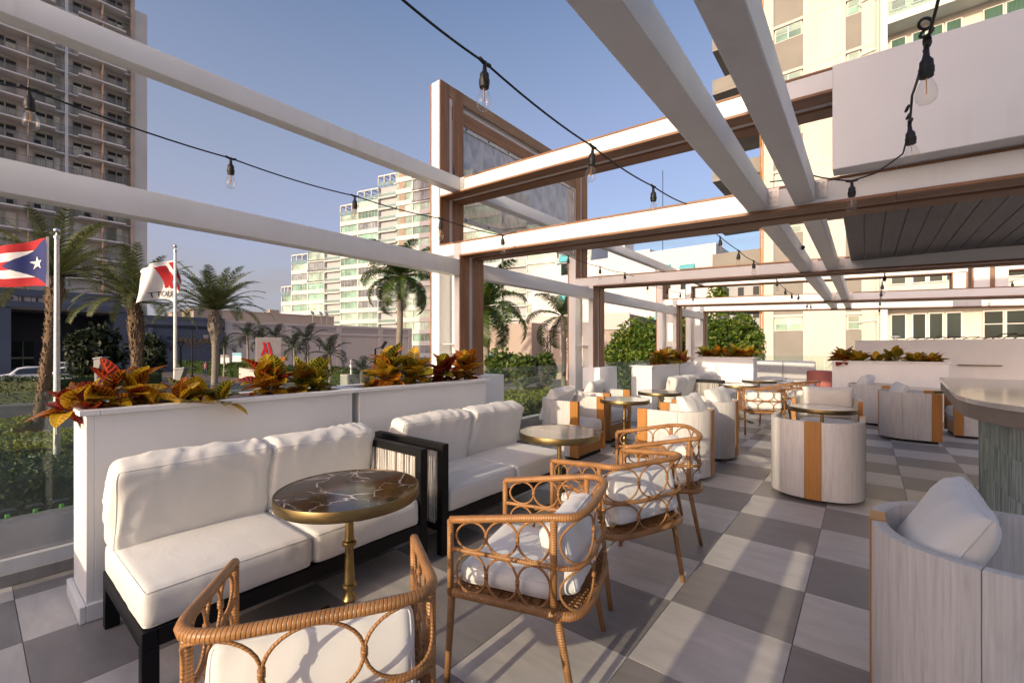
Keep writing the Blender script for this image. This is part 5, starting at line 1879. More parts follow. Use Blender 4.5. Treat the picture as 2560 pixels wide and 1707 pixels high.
# lamp posts
def lamp_post(label, sx_, sy_top, d, col='black_metal'):
    p = at(sx_, sy_top, d)
    t = thing('lamp_post', label, 'lamp post', (p.x, p.y, GZ), YAW, 'black street lamps')
    h = p.z - GZ
    MB().lathe([(.20, 0), (.20, .08), (.10, .16), (.065, .5), (.055, h - .35)], 12).obj('pole', col, t, smooth=40)
    MB().tube([(0, 0, h - .36), (.12, 0, h - .22), (.22, 0, h - .04)], .03, 6).tube([(0, 0, h - .36), (-.12, 0, h - .22), (-.22, 0, h - .04)], .03, 6).obj('fork', col, t, smooth=60)
    MB().lathe([(.0001, h - .05), (.36, h - .05), (.40, h - .02), (.34, h + .03), (.0001, h + .06)], 20).obj('head', col, t, smooth=40)
lamp_post('black lamp post in front of the dark blue wall sign', 480, 820, 50)
lamp_post('black lamp post just right of the right flagpole', 452, 855, 34)
lamp_post('black lamp post left of the pylon sign', 643, 828, 40)
lamp_post('black lamp post behind a small palm before the beige wall', 766, 848, 40)
lamp_post('black lamp post far right of the small palms', 982, 878, 45)
fl = thing('floodlight', 'floodlight on a dark mast left of the tall coconut palm', 'floodlight', Vector((*at(938, 1000, 30).xy, GZ)), YAW)
hh = at(938, 872, 30).z - GZ
MB().lathe([(.12, 0), (.07, .3), (.06, hh)], 10).obj('pole', 'black_metal', fl, smooth=40)
MB().bar((0, 0, hh), (.5, 0, hh + .12), .06, .06).obj('arm', 'black_metal', fl)
MB().bar((.45, 0, hh + .05), (.75, 0, hh + .5), .35, .12).obj('lamp_head', 'black_metal', fl)
def bollard(label, sx_, sy_, d):
    p = at(sx_, sy_, d)
    t = thing('bollard_light', label, 'bollard light', (p.x, p.y, GZ), YAW)
    h = p.z - GZ
    MB().lathe([(.085, 0), (.085, h - .35)], 14).obj('post', 'grey_paint', t, smooth=40)
    MB().hexa([(-.08, -.08, h - .35), (.08, -.08, h - .35), (.08, .08, h - .35), (-.08, .08, h - .35), (-.06, -.09, h - .07), (.20, -.09, h - .03), (.20, .09, h - .03), (-.06, .09, h - .07)]).obj('stem', 'grey_paint', t, bevel=0.015)
    MB().hexa([(-.08, -.12, h - .069), (.22, -.12, h - .029), (.22, .12, h - .029), (-.08, .12, h - .069), (-.05, -.11, h - .02), (.21, -.11, h + .01), (.21, .11, h + .01), (-.05, .11, h - .02)]).obj('hood', 'grey_paint', t, bevel=0.01)
bollard('grey hooded bollard light left of the middle palm', 246, 892, 12.5)
bollard('grey hooded bollard light at the foot of the right flagpole', 448, 918, 11.5)

# =================================================================== lettering helper
def lettering(name, txt, parent, x0, x1, y, z0, z1, mt, depth=.06, mirror=False, sz=None):
    v, f, a_ = text_pts(txt)
    m = MB()
    n = len(v)
    for yy in (y, y - depth):
        m.v += [((x1 - q[0] * (x1 - x0)) if mirror else (x0 + q[0] * (x1 - x0)), yy, z0 + q[1] * (z1 - z0)) for q in v]
    for g in f:
        m.face([i for i in g])
        m.face([i + n for i in g][::-1])
    # rims
    cnt = {}
    for g in f:
        for i, j in zip(g, g[1:] + g[:1]):
            cnt[(i, j)] = 1
    for (i, j) in cnt:
        if (j, i) not in cnt:
            m.face([i, j, j + n, i + n])
    return m.obj(name, mt, parent)

# =================================================================== hotel podium (front faces +X): local x = world Y
XPOD = -75.0
RZ = R(90)
pod = thing('hotel_podium', 'dark blue-grey hotel entrance block with a deep porch', 'building', (XPOD, 0, GZ), RZ)
H0 = -GZ
def pbox(name, x0, x1, y0, y1, z0, z1, mt, par, bevel=0.0):
    return MB().box(x0, x1, y0, y1, z0 + H0, z1 + H0).obj(name, mt, par, bevel=bevel, segs=1)
pbox('roof_band', -40, 13.45, -.15, 12, 7.55, 8.3, 'blue_paint', pod)
pbox('sign_band', -40, 13.45, -.05, 12, 6.85, 7.55, 'blue_panel', pod)
pbox('soffit_band', -40, 13.45, -.2, 12, 6.2, 6.85, 'blue_paint', pod)
pbox('pier', -40, 3.1, 0, 12, -1.7, 6.2, 'blue_paint', pod)
pbox('pier', 11.9, 13.45, 0, 12, -1.7, 6.2, 'blue_paint', pod)
pbox('back_wall', 3.1, 11.9, 9, 12, -1.7, 6.2, 'blue_dark', pod)
pbox('porch_ceiling', 3.1, 11.9, 0.2, 9, 6.05, 6.19, 'sign_plate', pod)
for x0, x1 in ((3.3, 4.4), (4.5, 5.4), (8.2, 9.4), (9.5, 10.4)):
    o = pbox('glass_door', x0, x1, 8.85, 8.99, -1.7, 2.4, 'win_dark', pod)
    pbox('door_rail', x0, x1, 8.8, 8.849, .2, .42, 'curtain_cream', o)
    pbox('door_frame', x0 - .06, x0, 8.8, 8.99, -1.7, 2.4, 'curtain_cream', o)
for k in range(7):
    lw = pbox('letter_plate', .2 + k * .98 - 1.4, 1.1 + k * .98 - 1.4, -.12, -.051, 6.9, 7.5, 'sign_plate', pod)
lettering('lettering', 'MARRIOTT', pod, -3.4, 5.6, -.14, 6.92 + H0, 7.48 + H0, 'sign_letter', .08)
for x0, z0 in ((12.35, 6.95), ):
    wl2 = pbox('wall_light', x0, x0 + .5, -.45, -.21, z0, z0 + .45, 'black_metal', pod)
    pbox('light_lens', x0 + .06, x0 + .44, -.47, -.451, z0 + .05, z0 + .2, 'white_line', wl2)
pd2 = thing('casino_block', 'lower dark blue wall block with gold sign lettering', 'building', (XPOD + .5, 0, GZ), RZ)
pbox('wall', 13.5, 24.1, 0, 14, -1.7, 4.3, 'blue_paint', pd2)
pbox('band', 13.5, 24.1, -.08, 14, 4.3, 4.75, 'blue_dark', pd2)
pbox('band', 13.5, 24.1, -.05, 14, 4.75, 5.4, 'blue_panel', pd2)
pbox('parapet', 13.5, 24.1, -.12, 14, 5.4, 5.95, 'blue_paint', pd2)
pbox('pilaster', 15.2, 15.6, -.2, 0, -1.7, 4.29, 'blue_panel', pd2)
pbox('vent', 21.4, 22.0, -.08, -.001, 3.0, 3.5, 'sign_plate', pd2)
lettering('lettering', 'STELLARIS', pd2, 17.9, 22.9, -.01, 2.25 + H0, 2.95 + H0, 'gold_letter', .08)
lettering('lettering', 'CASINO', pd2, 19.0, 21.4, -.01, 1.72 + H0, 1.95 + H0, 'gold_letter', .06)
m = MB()
m.tube([(16.5, -.1, 3.35 + H0), (16.2, -.1, 2.9 + H0), (16.5, -.1, 2.4 + H0), (17.2, -.1, 2.0 + H0), (17.5, -.1, 1.5 + H0), (17.2, -.1, 1.15 + H0)], [.03, .25, .35, .35, .22, .03], 8)
m.obj('emblem', 'blue_dark', pd2, smooth=60)
for k in range(3):
    a = pi * k / 3
    MB().bar((17.4 - .3 * math.cos(a), -.1, 3.0 + H0 - .3 * math.sin(a)), (17.4 + .3 * math.cos(a), -.1, 3.0 + H0 + .3 * math.sin(a)), .08, .08).obj('emblem_ray', 'blue_dark', pd2)
# =================================================================== beige hall
hall = thing('beige_hall', 'long low beige hall with panelled wall and mauve cornice band', 'building', (XPOD, 0, GZ), RZ)
pbox('wall', 24.15, 59.0, 0, 20, -1.7, 3.9, 'beige_stucco', hall)
pbox('cornice', 24.15, 59.1, -.25, 20, 3.9, 4.35, 'beige_stucco', hall)
pbox('mauve_band', 24.15, 59.05, -.12, 20, 4.35, 5.35, 'mauve_stucco', hall)
pbox('coping', 24.15, 59.1, -.22, 20, 5.35, 5.75, 'beige_stucco', hall)
for y in (24.4, 33.2, 42.2, 51.0, 58.2):
    pbox('pilaster', y, y + .8, -.22, -.001, -1.7, 3.899, 'beige_stucco', hall)
    pbox('band_block', y - .1, y + .9, -.2, -.121, 4.36, 5.34, 'beige_stucco', hall)
pbox('garage_door', 27.0, 29.2, -.06, -.001, -1.7, .6, 'beige_stucco', hall)
up = pbox('upper_block', 22.0, 45.0, 6, 20, 5.76, 7.6, 'tan_stucco', hall)
pbox('upper_coping', 21.9, 45.1, 5.9, 20, 7.6, 7.75, 'tan_stucco', up)
pbox('roof_box', 34.0, 35.6, 8, 9.6, 7.76, 8.5, 'tan_stucco', up)
for k, y in enumerate((40.0, 41.6, 42.7)):
    ds = MB()
    ds.lathe([(.0001, -.14), (.25, -.10), (.45, 0)], 14)
    o = ds.obj('dish', 'galv', hall, (y, 4.5, 7.4 + H0 - .3 + 1.0), (R(60), 0, R(20)), smooth=60)
    pbox('dish_pole', y - .04, y + .04, 4.4, 4.5, 5.75, 7.9, 'galv', hall)

# =================================================================== left hotel tower (front faces +X)
XTW = -88.0
tw_ = thing('hotel_tower', 'tall hotel tower with rows of railed balconies on the left', 'building', (XTW, 0, GZ), RZ)
FH = 2.9
Z00 = 37.77 - 9 * FH          # level of a balcony slab
pbox('core', -12, 16.2, 1.2, 4.5, 5, 62, 'hotel_conc', tw_)
pbox('end_wall', 16.21, 17.7, -.3, 4.5, 5, 53.7, 'tower_cream', tw_)
pbox('corner_column', 15.75, 16.2, -.35, 1.2, 5, 62, 'hotel_fin', tw_)
mods = [(8.82, 16.2), (1.4, 8.82), (-6.0, 1.4)]
for (a, b) in mods:
    pbox('column', a - .16, a + .16, -.05, 1.199, 5, 62, 'hotel_conc', tw_)
    md = (a + b) / 2
    pbox('fin', md - .05, md + .05, -.9, 1.199, 5, 62, 'hotel_fin', tw_)
slabA = MB().box(-3.55, 3.55, 0, 1.199, -.16, 0).box(-2.55, 2.55, -1.0, -.0005, -.18, .02)
slab_me = slabA.mesh('balcony', 'hotel_conc')
rl = MB()
for (x0, x1, yy) in ((-2.5, -.06, -.95), (.06, 2.5, -.95), (-3.5, -2.56, -.02), (2.56, 3.5, -.02)):
    rl.bar((x0, yy, .98), (x1, yy, .98), .04, .04)
    rl.bar((x0, yy, .12), (x1, yy, .12), .03, .03)
    n = int((x1 - x0) / .15)
    for k in range(n + 1):
        xx = x0 + (x1 - x0) * k / n
        rl.bar((xx, yy, .12), (xx, yy, .98), .022, .022)
rail_me = rl.mesh('railing', 'rail_grey')
PAN = ((-2.95, -2.0), (-1.95, -.95), (.75, 1.75), (1.8, 2.5), (2.55, 3.2))
win_me = [MB().box(x0, x1, 1.12, 1.19, .06, 2.35).mesh('window', 'win_hotel') for x0, x1 in PAN]
cu_me = [MB().box(x0 + .05, x1 - .05, 1.10, 1.119, 1.75, 2.2).mesh('transom', 'dark_room') for x0, x1 in PAN]
frm_me = [MB().box(x0 - .04, x0 + .04, 1.07, 1.12, .06, 2.3499).box(x1 - .04, x1 + .04, 1.07, 1.12, .06, 2.3499).box(x0 - .04, x1 + .04, 1.07, 1.12, 2.35, 2.43).mesh('window_frame', 'curtain_cream') for x0, x1 in PAN]
div_me = MB().box(-.06, .06, -.98, 1.6, .021, 2.72).mesh('divider', 'hotel_conc')
chair_me = MB().box(-.3, .3, -.3, .3, .02, .4).box(-.3, .3, .2, .3, .4, .8).mesh('balcony_chair', 'black_metal')
for mi_, (a, b) in enumerate(mods):
    md = (a + b) / 2
    for k in range(18):
        z = Z00 + FH * k + H0
        if z - H0 < 9.5:
            continue
        bo = link('balcony', slab_me, tw_, (md, 0, z))
        link('railing', rail_me, bo)
        for wi in range(5):
            wo = link('window', win_me[wi], tw_, (md, 0, z))
            link('window_frame', frm_me[wi], wo)
            if k > 2 and wi < 4:
                link('transom', cu_me[wi], wo)
        if (k * 7 + mi_ * 3) % 3 == 0 and k < 8:
            link('balcony_chair', chair_me, bo, (-1.6, -.4, 0))
            link('balcony_chair', chair_me, bo, (.9, -.4, 0))

# =================================================================== stepped white tower
C0 = Vector((-105.55, 71.63, GZ))
ct = thing('stepped_tower', 'white condominium tower stepping up in glazed terraces', 'building', C0, R(14.5))
F3 = 3.16
cols = [(-38.9, -34.3, 18.3), (-34.3, -27.4, 27.0), (-27.4, -20.4, 31.0), (-20.4, -14.1, 31.2), (-14.1, -7.5, 40.8), (-7.5, 0, 43.9), (0, 6.2, 47.9), (6.2, 11.5, 49.8), (11.5, 18.0, 50.2), (18.0, 25.0, 50.2), (25.0, 30.0, 47), (30.0, 38.0, 44.0), (38.0, 44.5, 34.0), (44.5, 52.0, 30.0), (52.0, 60.0, 27.0)]
ZB0 = 11.78 - 4 * F3
rn = random.Random(77)
kinds = ['win', 'win', 'win', 'balc', 'win', 'win', 'balc', 'louv', 'win', 'balc', 'louv', 'win', 'balc', 'win', 'balc']
for ci, ((a, b, top_), kd) in enumerate(zip(cols, kinds)):
    nfl = int(round((top_ - ZB0) / F3))
    W = b - a
    core_ = pbox('core', a, b - .001, .9, 18, -1.7, ZB0 + nfl * F3, 'tower_white', ct)
    sp_me = MB().box(a, b - .001, 0, .9, 0, 1.25).mesh('spandrel', 'tower_white')
    if kd == 'win':
        w1 = MB()
        f1 = MB()
        np_ = max(3, int(W / 1.1))
        for q in range(np_):
            x0, x1 = a + .25 + (W - .5) * q / np_, a + .25 + (W - .5) * (q + 1) / np_
            w1.box(x0 + .04, x1 - .04, .35, .45, 1.26, F3 - .02)
            f1.box(x0 - .04, x0 + .04, .30, .46, 1.255, F3 - .002)
        f1.box(a + .01, a + .25, .15, .89, 1.2505, F3 - .001)
        f1.box(b - .25, b - .01, .15, .89, 1.2505, F3 - .001)
        wmes = [w1.mesh('window', mt) for mt in ('win_green', 'win_pale', 'win_pale', 'win_grey')]
        fmes = f1.mesh('window_frame', 'tower_white')
    elif kd == 'balc':
        w1 = MB().box(a + 1.6, b - .4, .86, .899, .05, 2.4)
        wmes = [w1.mesh('window', mt) for mt in ('win_green', 'win_green', 'win_dark')]
        fmes = MB().box(a + .1, b - .1, -.02, .02, .95, 1.02).box(a + .1, b - .1, -.02, .02, .1, .18).box(a, a + .12, -.05, .85, 0, F3 - .3).mesh('window_frame', 'tower_white')
        sp_me = MB().box(a, b - .001, -.05, .89, -.3, .02).mesh('spandrel', 'tower_white')
        gl_me = MB().box(a + .1, b - .1, -.01, .01, .19, .94).mesh('balustrade', 'balcony_glass')
        # grey panel paints the shade deep inside each balcony
        rc_me = MB().box(a + .05, b - .05, .80, .855, .02, F3 - .31).mesh('recess_shade', 'far_grey')
    else:
        wmes = [MB().box(a + .1, b - .1, .3, .4, 1.26, F3 - .05).mesh('window', 'win_pale')]
        fm = MB()
        for q in range(9):
            fm.box(a + W * .15, a + W * .55, .15, .29, 1.3 + q * .2, 1.42 + q * .2)
        fmes = fm.mesh('louvre', 'hotel_fin')
    for k in range(nfl):
        z = ZB0 + F3 * k + H0
        big = (k >= nfl - 3 and ci in (3, 6, 7, 8, 2)) and kd == 'win'
        link('spandrel', sp_me, ct, (0, 0, z), scale=(1, 1, .25) if big else None)
        wo = stuff(link('window', rn.choice(wmes), ct, (0, 0, z) if not big else (0, 0, z - .95), scale=(1, 1, 1.3) if big else None))
        link('window_frame' if kd != 'louv' else 'louvre', fmes, wo)
        if kd == 'balc':
            link('balustrade', gl_me, wo)
            link('recess_shade', rc_me, wo)
    if ci < 7:
        # open terrace frame above each step
        tz = ZB0 + nfl * F3
        tf = MB()
        for q in range(4):
            x = a + W * q / 3
            tf.box(x - .12, x + .12, .1, .35, tz + H0, tz + H0 + 2.6)
        tf.box(a, b, .1, .35, tz + H0 + 2.6, tz + H0 + 2.95)
        tf.box(a, b, 6, 6.3, tz + H0 + 2.6, tz + H0 + 2.95)
        for q in range(4):
            x = a + W * q / 3
            tf.box(x - .12, x + .12, .351, 5.99, tz + H0 + 2.62, tz + H0 + 2.93)
        tf.obj('terrace_frame', 'tower_white', ct)
        pbox('balustrade', a, b, .0, .09, tz, tz + 1.0, 'balcony_glass', ct)
pbox('garage_level', -10, 60, 3.0, 14, -1.7, ZB0 - .3, 'dark_room', ct)

# =================================================================== white blocks in the middle distance
def facade(name, label, sx0, sx1, sy_top, d, mt, rz=0.0, depth=18, cat='building'):
    a = at(sx0, sy_top, d)
    t = thing(name, label, cat, (a.x, a.y, GZ), rz)
    # width so that the right edge meets sx1 along the facade direction
    ux, uy = math.cos(rz), math.sin(rz)
    k = (sx1 - 1280) / FPX
    rx, ry = k * _c - _s, k * _s + _c
    det = ux * (-ry) - uy * (-rx)
    wdt = ((-a.x) * (-ry) - (-a.y) * (-rx)) / det
    h = a.z - GZ
    MB().box(0, wdt, 0, depth, 0, h).obj('wall', mt, t)
    return t, wdt, h
def px2(t_o, sx_, sy_, rz):
    """facade-local x and z of a photograph pixel"""
    ux, uy = math.cos(rz), math.sin(rz)
    k = (sx_ - 1280) / FPX
    r = Vector((k * _c - _s, k * _s + _c, -(sy_ - HZY) / FPX))
    n = Vector((-uy, ux, 0))
    o = Vector(t_o.location)
    tt = n.dot(Vector((o.x, o.y, 0))) / n.dot(Vector((r.x, r.y, 0)))
    q = r * tt
    return (q.x - o.x) * ux + (q.y - o.y) * uy, CAM_H + q.z - GZ
rz1 = 0.0
wb, ww, wh = facade('white_block', 'large blank white building with turquoise awnings', 1330, 1790, 672, 95, 'far_white', rz1, 20)
for sx_ in (1402, 1640, 1700):
    x0, z0 = px2(wb, sx_, 730, rz1)
    x1, z1 = px2(wb, sx_ + (38 if sx_ > 1500 else 25), 718 if sx_ > 1500 else 680, rz1)
    zb = px2(wb, sx_, 730 if sx_ > 1500 else 694, rz1)[1]
    for q in range(3):
        zz = zb - q * 8.0 + 3
        aw = MB().hexa([(x0, -.9, zz), (x1, -.9, zz), (x1, -.001, zz), (x0, -.001, zz), (x0, -.5, zz + 1.2), (x1, -.5, zz + 1.2), (x1, -.001, zz + 1.6), (x0, -.001, zz + 1.6)]).obj('awning', 'teal_awning', wb)
        MB().box(x0 + .1, x1 - .1, -.06, -.002, zz - 2.6, zz - .3).obj('window', 'win_dark', wb)
tf2, w2, h2 = facade('far_hotel', 'distant white hotel with gridded windows behind the white block', 1450, 1625, 648, 170, 'far_white', 0, 25)
for q in range(6):
    for r_ in range(3):
        wx = w2 * (q + .5) / 6.2
        MB().box(wx - 1.6, wx + 1.6, -.15, -.002, h2 - 5.5 - r_ * 6.0 - 2.5, h2 - 3.0 - r_ * 6.0).obj('window', 'far_grey', tf2)
MB().box(w2 * .25, w2 * .6, 4, 12, h2, h2 + 6).obj('roof_house', 'far_white', tf2)
tg, wg, hg = facade('far_slab_block', 'plain grey rooftop block in the far distance, right of centre', 1706, 1780, 636, 150, 'far_grey', 0, 10)
MB().lathe([(1.2, 0), (1.2, 1.2), (.6, 1.8), (.0001, 1.8)], 12, (3, 4, hg)).obj('roof_vent', 'galv', tg)
mk = tag(MB().lathe([(.12, 0), (.10, 60)], 8).obj('mast', 'black_metal', None, tuple(Vector((*at(1657, 640, 140).xy, GZ)))), 'thin dark mast rising alone against the sky', 'mast')
gk, wg2, hg2 = facade('parking_structure', 'grey parking structure with dark openings behind the green trees', 1725, 1905, 712, 80, 'far_grey', 0, 20)
for q in range(5):
    for r_ in range(3):
        z1_ = hg2 - 1.2 - r_ * 3.4
        MB().box(1.0 + q * wg2 / 5, (q + 1) * wg2 / 5 - .4, -.04, -.002, z1_ - 1.9, z1_).obj('opening', 'dark_room', gk)
tn, wn2, hn2 = facade('pale_apartment', 'pale low apartment building left of the ribbed block', 1815, 1885, 705, 110, 'tower_cream', 0, 15)
for q in range(4):
    MB().box(.8 + q * 2.2, 2.4 + q * 2.2, -.05, -.002, hn2 - 3.2, hn2 - 1.0).obj('window', 'win_pale', tn)
# tan hall with cross-barred windows
rzb = R(8)
tb, wtb, htb = facade('tan_hall', 'tan building with cross-barred square windows beyond the glass', 1328, 1570, 793, 46, 'tan_stucco', rzb, 20)
MB().box(-.2, wtb + .2, -.2, -.001, htb - 1.5, htb + .05).obj('cornice', 'beige_stucco', tb)
MB().box(-.1, wtb, -.12, -.002, htb - 5.6, htb - 4.9).obj('band', 'mauve_stucco', tb)
for q in range(4):
    x0 = .55 + q * 2.75
    f_ = MB().box(x0, x0 + 2.0, -.05, -.002, htb - 4.1, htb - 1.9).obj('window', 'beige_stucco', tb)
    g_ = MB()
    for (xa, xb) in ((x0 + .25, x0 + 1.0), (x0 + 1.0, x0 + 1.75)):
        za, zb2 = htb - 3.7, htb - 2.2
        for (p, r_) in (((xa, za), (xa, zb2)), ((xb, za), (xb, zb2)), ((xa, za), (xb, za)), ((xa, zb2), (xb, zb2)), ((xa, za), (xb, zb2)), ((xa, zb2), (xb, za)), ((xa, (za + zb2) / 2), (xb, (za + zb2) / 2)), (((xa + xb) / 2, za - .3), ((xa + xb) / 2, zb2 + .3))):
            g_.bar((p[0], -.12, p[1]), (r_[0], -.12, r_[1]), .06, .06)
    g_.obj('grille', 'bolt_dark', f_)
bw, wbw, hbw = facade('tan_wall', 'plain tan boundary wall left of the cross-barred windows', 1195, 1329, 812, 48, 'tan_stucco', R(2), 3, 'wall')
o = MB().box(1.0, 5.2, -.04, -.002, .4, 2.6).obj('mural', 'mural_blue', bw)
for k, (sx_, lb) in enumerate(((1520, 'left round water tank on the roof beside the white block'), (1575, 'right round water tank on the roof beside the white block'))):
    p = at(sx_, 795, 60)
    tk = thing('water_tank', lb, 'tank', p)
    MB().lathe([(1.5, -8), (1.5, 0), (1.3, .25), (.0001, .35)], 20).obj('tank', 'far_grey', tk, smooth=40)

# =================================================================== ribbed apartment block on the right (front faces -Y)
YA = 44.0
ap = thing('apartment_block', 'cream ribbed apartment block with grey window strips on the right', 'building', (0, YA, GZ))
FA = 4.1 * .985
ZTOP = 36.0
pbox('core', -7.1, 26, .35, 16, -1.7, ZTOP, 'apt_ribbed', ap)
# window strips and ribbed panels
strips = [(-6.25, -4.1), (-1.25, -.25)]
pan = [(-7.15, -6.25), (-4.1, -1.25), (-.25, .55)]
zrow = [2.98 + 4.17 * k for k in range(-1, 9)]
for (a, b) in strips:
    for z in zrow:
        o = pbox('infill_panel', a + .02, b - .02, .15, .349, z - 2.75, z - .02, 'apt_grey', ap)
        fr2 = pbox('window', a + .1, b - .1, .20, .30, z + .02, z + 1.18, 'white_wall', ap)
        n = 2 if b - a > 1.5 else 1
        for q in range(n):
            x0 = a + .16 + (b - a - .24) * q / n
            x1 = a + .08 + (b - a - .24) * (q + 1) / n
            pbox('pane', x0, x1, .17, .199, z + .66, z + 1.12, 'win_pale', fr2)
            pbox('pane', x0, x1, .17, .199, z + .08, z + .60, 'win_green', fr2)
        pbox('lintel', a, b, .05, .349, z + 1.19, z + 1.42, 'apt_ribbed', ap)
for (a, b) in pan:
    rb = MB()
    n = int((b - a) / .16)
    for q in range(n):
        x0 = a + (b - a) * q / n
        rb.box(x0 + .012, x0 + (b - a) / n - .012, 0, .0295, H0 - 1.7, H0 + ZTOP)
    rb.box(a, b - .001, .03, .349, H0 - 1.7, H0 + ZTOP)
    stuff(rb.obj('ribbed_panel', 'apt_ribbed', ap))
    for z in zrow:
        pbox('floor_band', a, b - .01, -.02, -.001, z + 1.2, z + 1.4, 'apt_ribbed', ap)
for x in (-7.25, -7.05):
    MB().tube([(x, -.08, 0), (x, -.08, ZTOP)], .05, 6).obj('rust_pipe', 'rust', ap)
MB().tube([(.72, -.08, 0), (.72, -.08, ZTOP)], .06, 6).obj('drain_pipe', 'white_wall', ap)
for z in zrow:
    MB().tube([(-.5, -.1, z + H0 + .55), (-.2, -.1, z + H0 + .6), (.7, -.1, z + H0 + .7)], .05, 6).obj('branch_pipe', 'white_wall', ap)
# left overhanging balconies
for z in zrow:
    pbox('side_slab', -11.5, -7.3, 1.0, 6, z + 2.0, z + 2.3, 'apt_grey', ap)
    pbox('side_parapet', -11.5, -11.3, 1.0, 6, z + 2.31, z + 3.4, 'apt_grey', ap)
    pbox('side_parapet', -11.29, -7.3, 1.0, 1.2, z + 2.31, z + 3.4, 'apt_grey', ap)
# balcony bays on the right
pbox('bay_column', .85, 1.25, -1.3, .349, -1.7, ZTOP, 'white_wall', ap)
for k, z in enumerate(zrow):
    zf = z - .62
    pbox('balcony_slab', 1.26, 26, -1.3, .349, zf + 2.22 + .02, zf + 2.6, 'white_wall', ap)
    ed = pbox('balcony_edge', 1.26, 26, -1.42, -1.301, zf + 2.16, zf + 2.7, 'far_white', ap)
    if k >= 4:
        pbox('balustrade', 1.3, 26, -1.38, -1.34, zf + 2.72, zf + 3.75, 'balcony_glass', ap)
        MB().tube([(1.3, -1.36, zf + 3.78 + H0), (26, -1.36, zf + 3.78 + H0)], .04, 6).obj('handrail', 'white_wall', ap)
    for q, (x0, x1, two) in enumerate(((1.55, 2.3, 0), (2.75, 3.4, 0), (3.65, 4.3, 0), (4.55, 5.25, 0), (6.4, 7.25, 1), (7.45, 8.3, 1), (8.5, 9.35, 1), (9.6, 10.5, 1), (11, 11.9, 1), (12.4, 13.2, 0), (13.6, 14.4, 0), (15, 16, 1))):
        do = pbox('door', x0 - .08, x1 + .08, .20, .34, zf - .2, zf + 1.75, 'white_wall', ap)
        pbox('pane', x0, x1, .16, .199, zf + (.85 if two else -.12), zf + 1.67, 'win_dark' if k < 4 else 'curtain_green', do)
        if two:
            pbox('pane', x0, x1, .16, .199, zf - .12, zf + .78, 'win_dark' if k < 4 else 'curtain_green', do)
# street wall of the apartment garden and glass behind the bench
gw = thing('garden_wall', 'cream garden wall with bamboo screen window behind the grey bench', 'wall', (0, 30, GZ))
pbox('wall_body', -9, 3, 0, .3, -1.7, .3, 'apt_ribbed', gw)

# =================================================================== pylon sign
ps = at(665, 858, 27)
sg = thing('pylon_sign', 'grey pylon sign with a red emblem and small lettering', 'sign', (ps.x, ps.y, GZ), YAW + R(30))
hS = ps.z - GZ + .35
MB().box(-.55, .85, 0, .95, 0, hS).obj('body', 'concrete', sg, bevel=0.02)
MB().box(-.53, .83, -.03, -.001, .1, hS - .05).obj('face_panel', 'sign_plate', sg, bevel=0.004, segs=1)
def slant(xb, xt, w_, z0, z1, yy):
    MB().hexa([(xb, yy, z0), (xb + w_, yy, z0), (xb + w_, -.031, z0), (xb, -.031, z0), (xt, yy, z1), (xt + w_, yy, z1), (xt + w_, -.031, z1), (xt, -.031, z1)]).obj('emblem', 'red_paint', sg)
slant(.02, -.20, .12, hS - 1.1, hS - .28, -.060)
slant(.24, .04, .12, hS - 1.1, hS - .28, -.058)
slant(-.30, -.12, .12, hS - 1.1, hS - .62, -.056)
lettering('lettering', 'MARRIOTT', sg, -.40, .68, -.031, hS - 1.5, hS - 1.3, 'ink', .02)
MB().box(-.1, .35, -.05, -.031, hS - 2.9, hS - 1.8).obj('poster', 'red_paint', sg)
for k, (sx_, sy_, d, mt, lb) in enumerate(((563, 898, 50, 'white_line', 'small white notice board by the hotel drive'), (593, 893, 49, 'cyan_sign', 'small white and cyan notice board right of the other one'))):
    p = at(sx_, sy_, d)
    nb = thing('notice_board', lb, 'sign', (p.x, p.y, GZ), YAW)
    hb_ = p.z - GZ
    MB().box(-.06, .06, -.03, .03, 0, hb_ - .5).obj('post', 'black_metal', nb)
    MB().box(-.5, .5, -.05, .05, hb_ - .5, hb_ + .5).obj('board', 'white_line', nb)
    MB().box(-.48, .48, -.06, -.051, hb_ + .2, hb_ + .48).obj('heading', mt if mt != 'white_line' else 'concrete', nb)

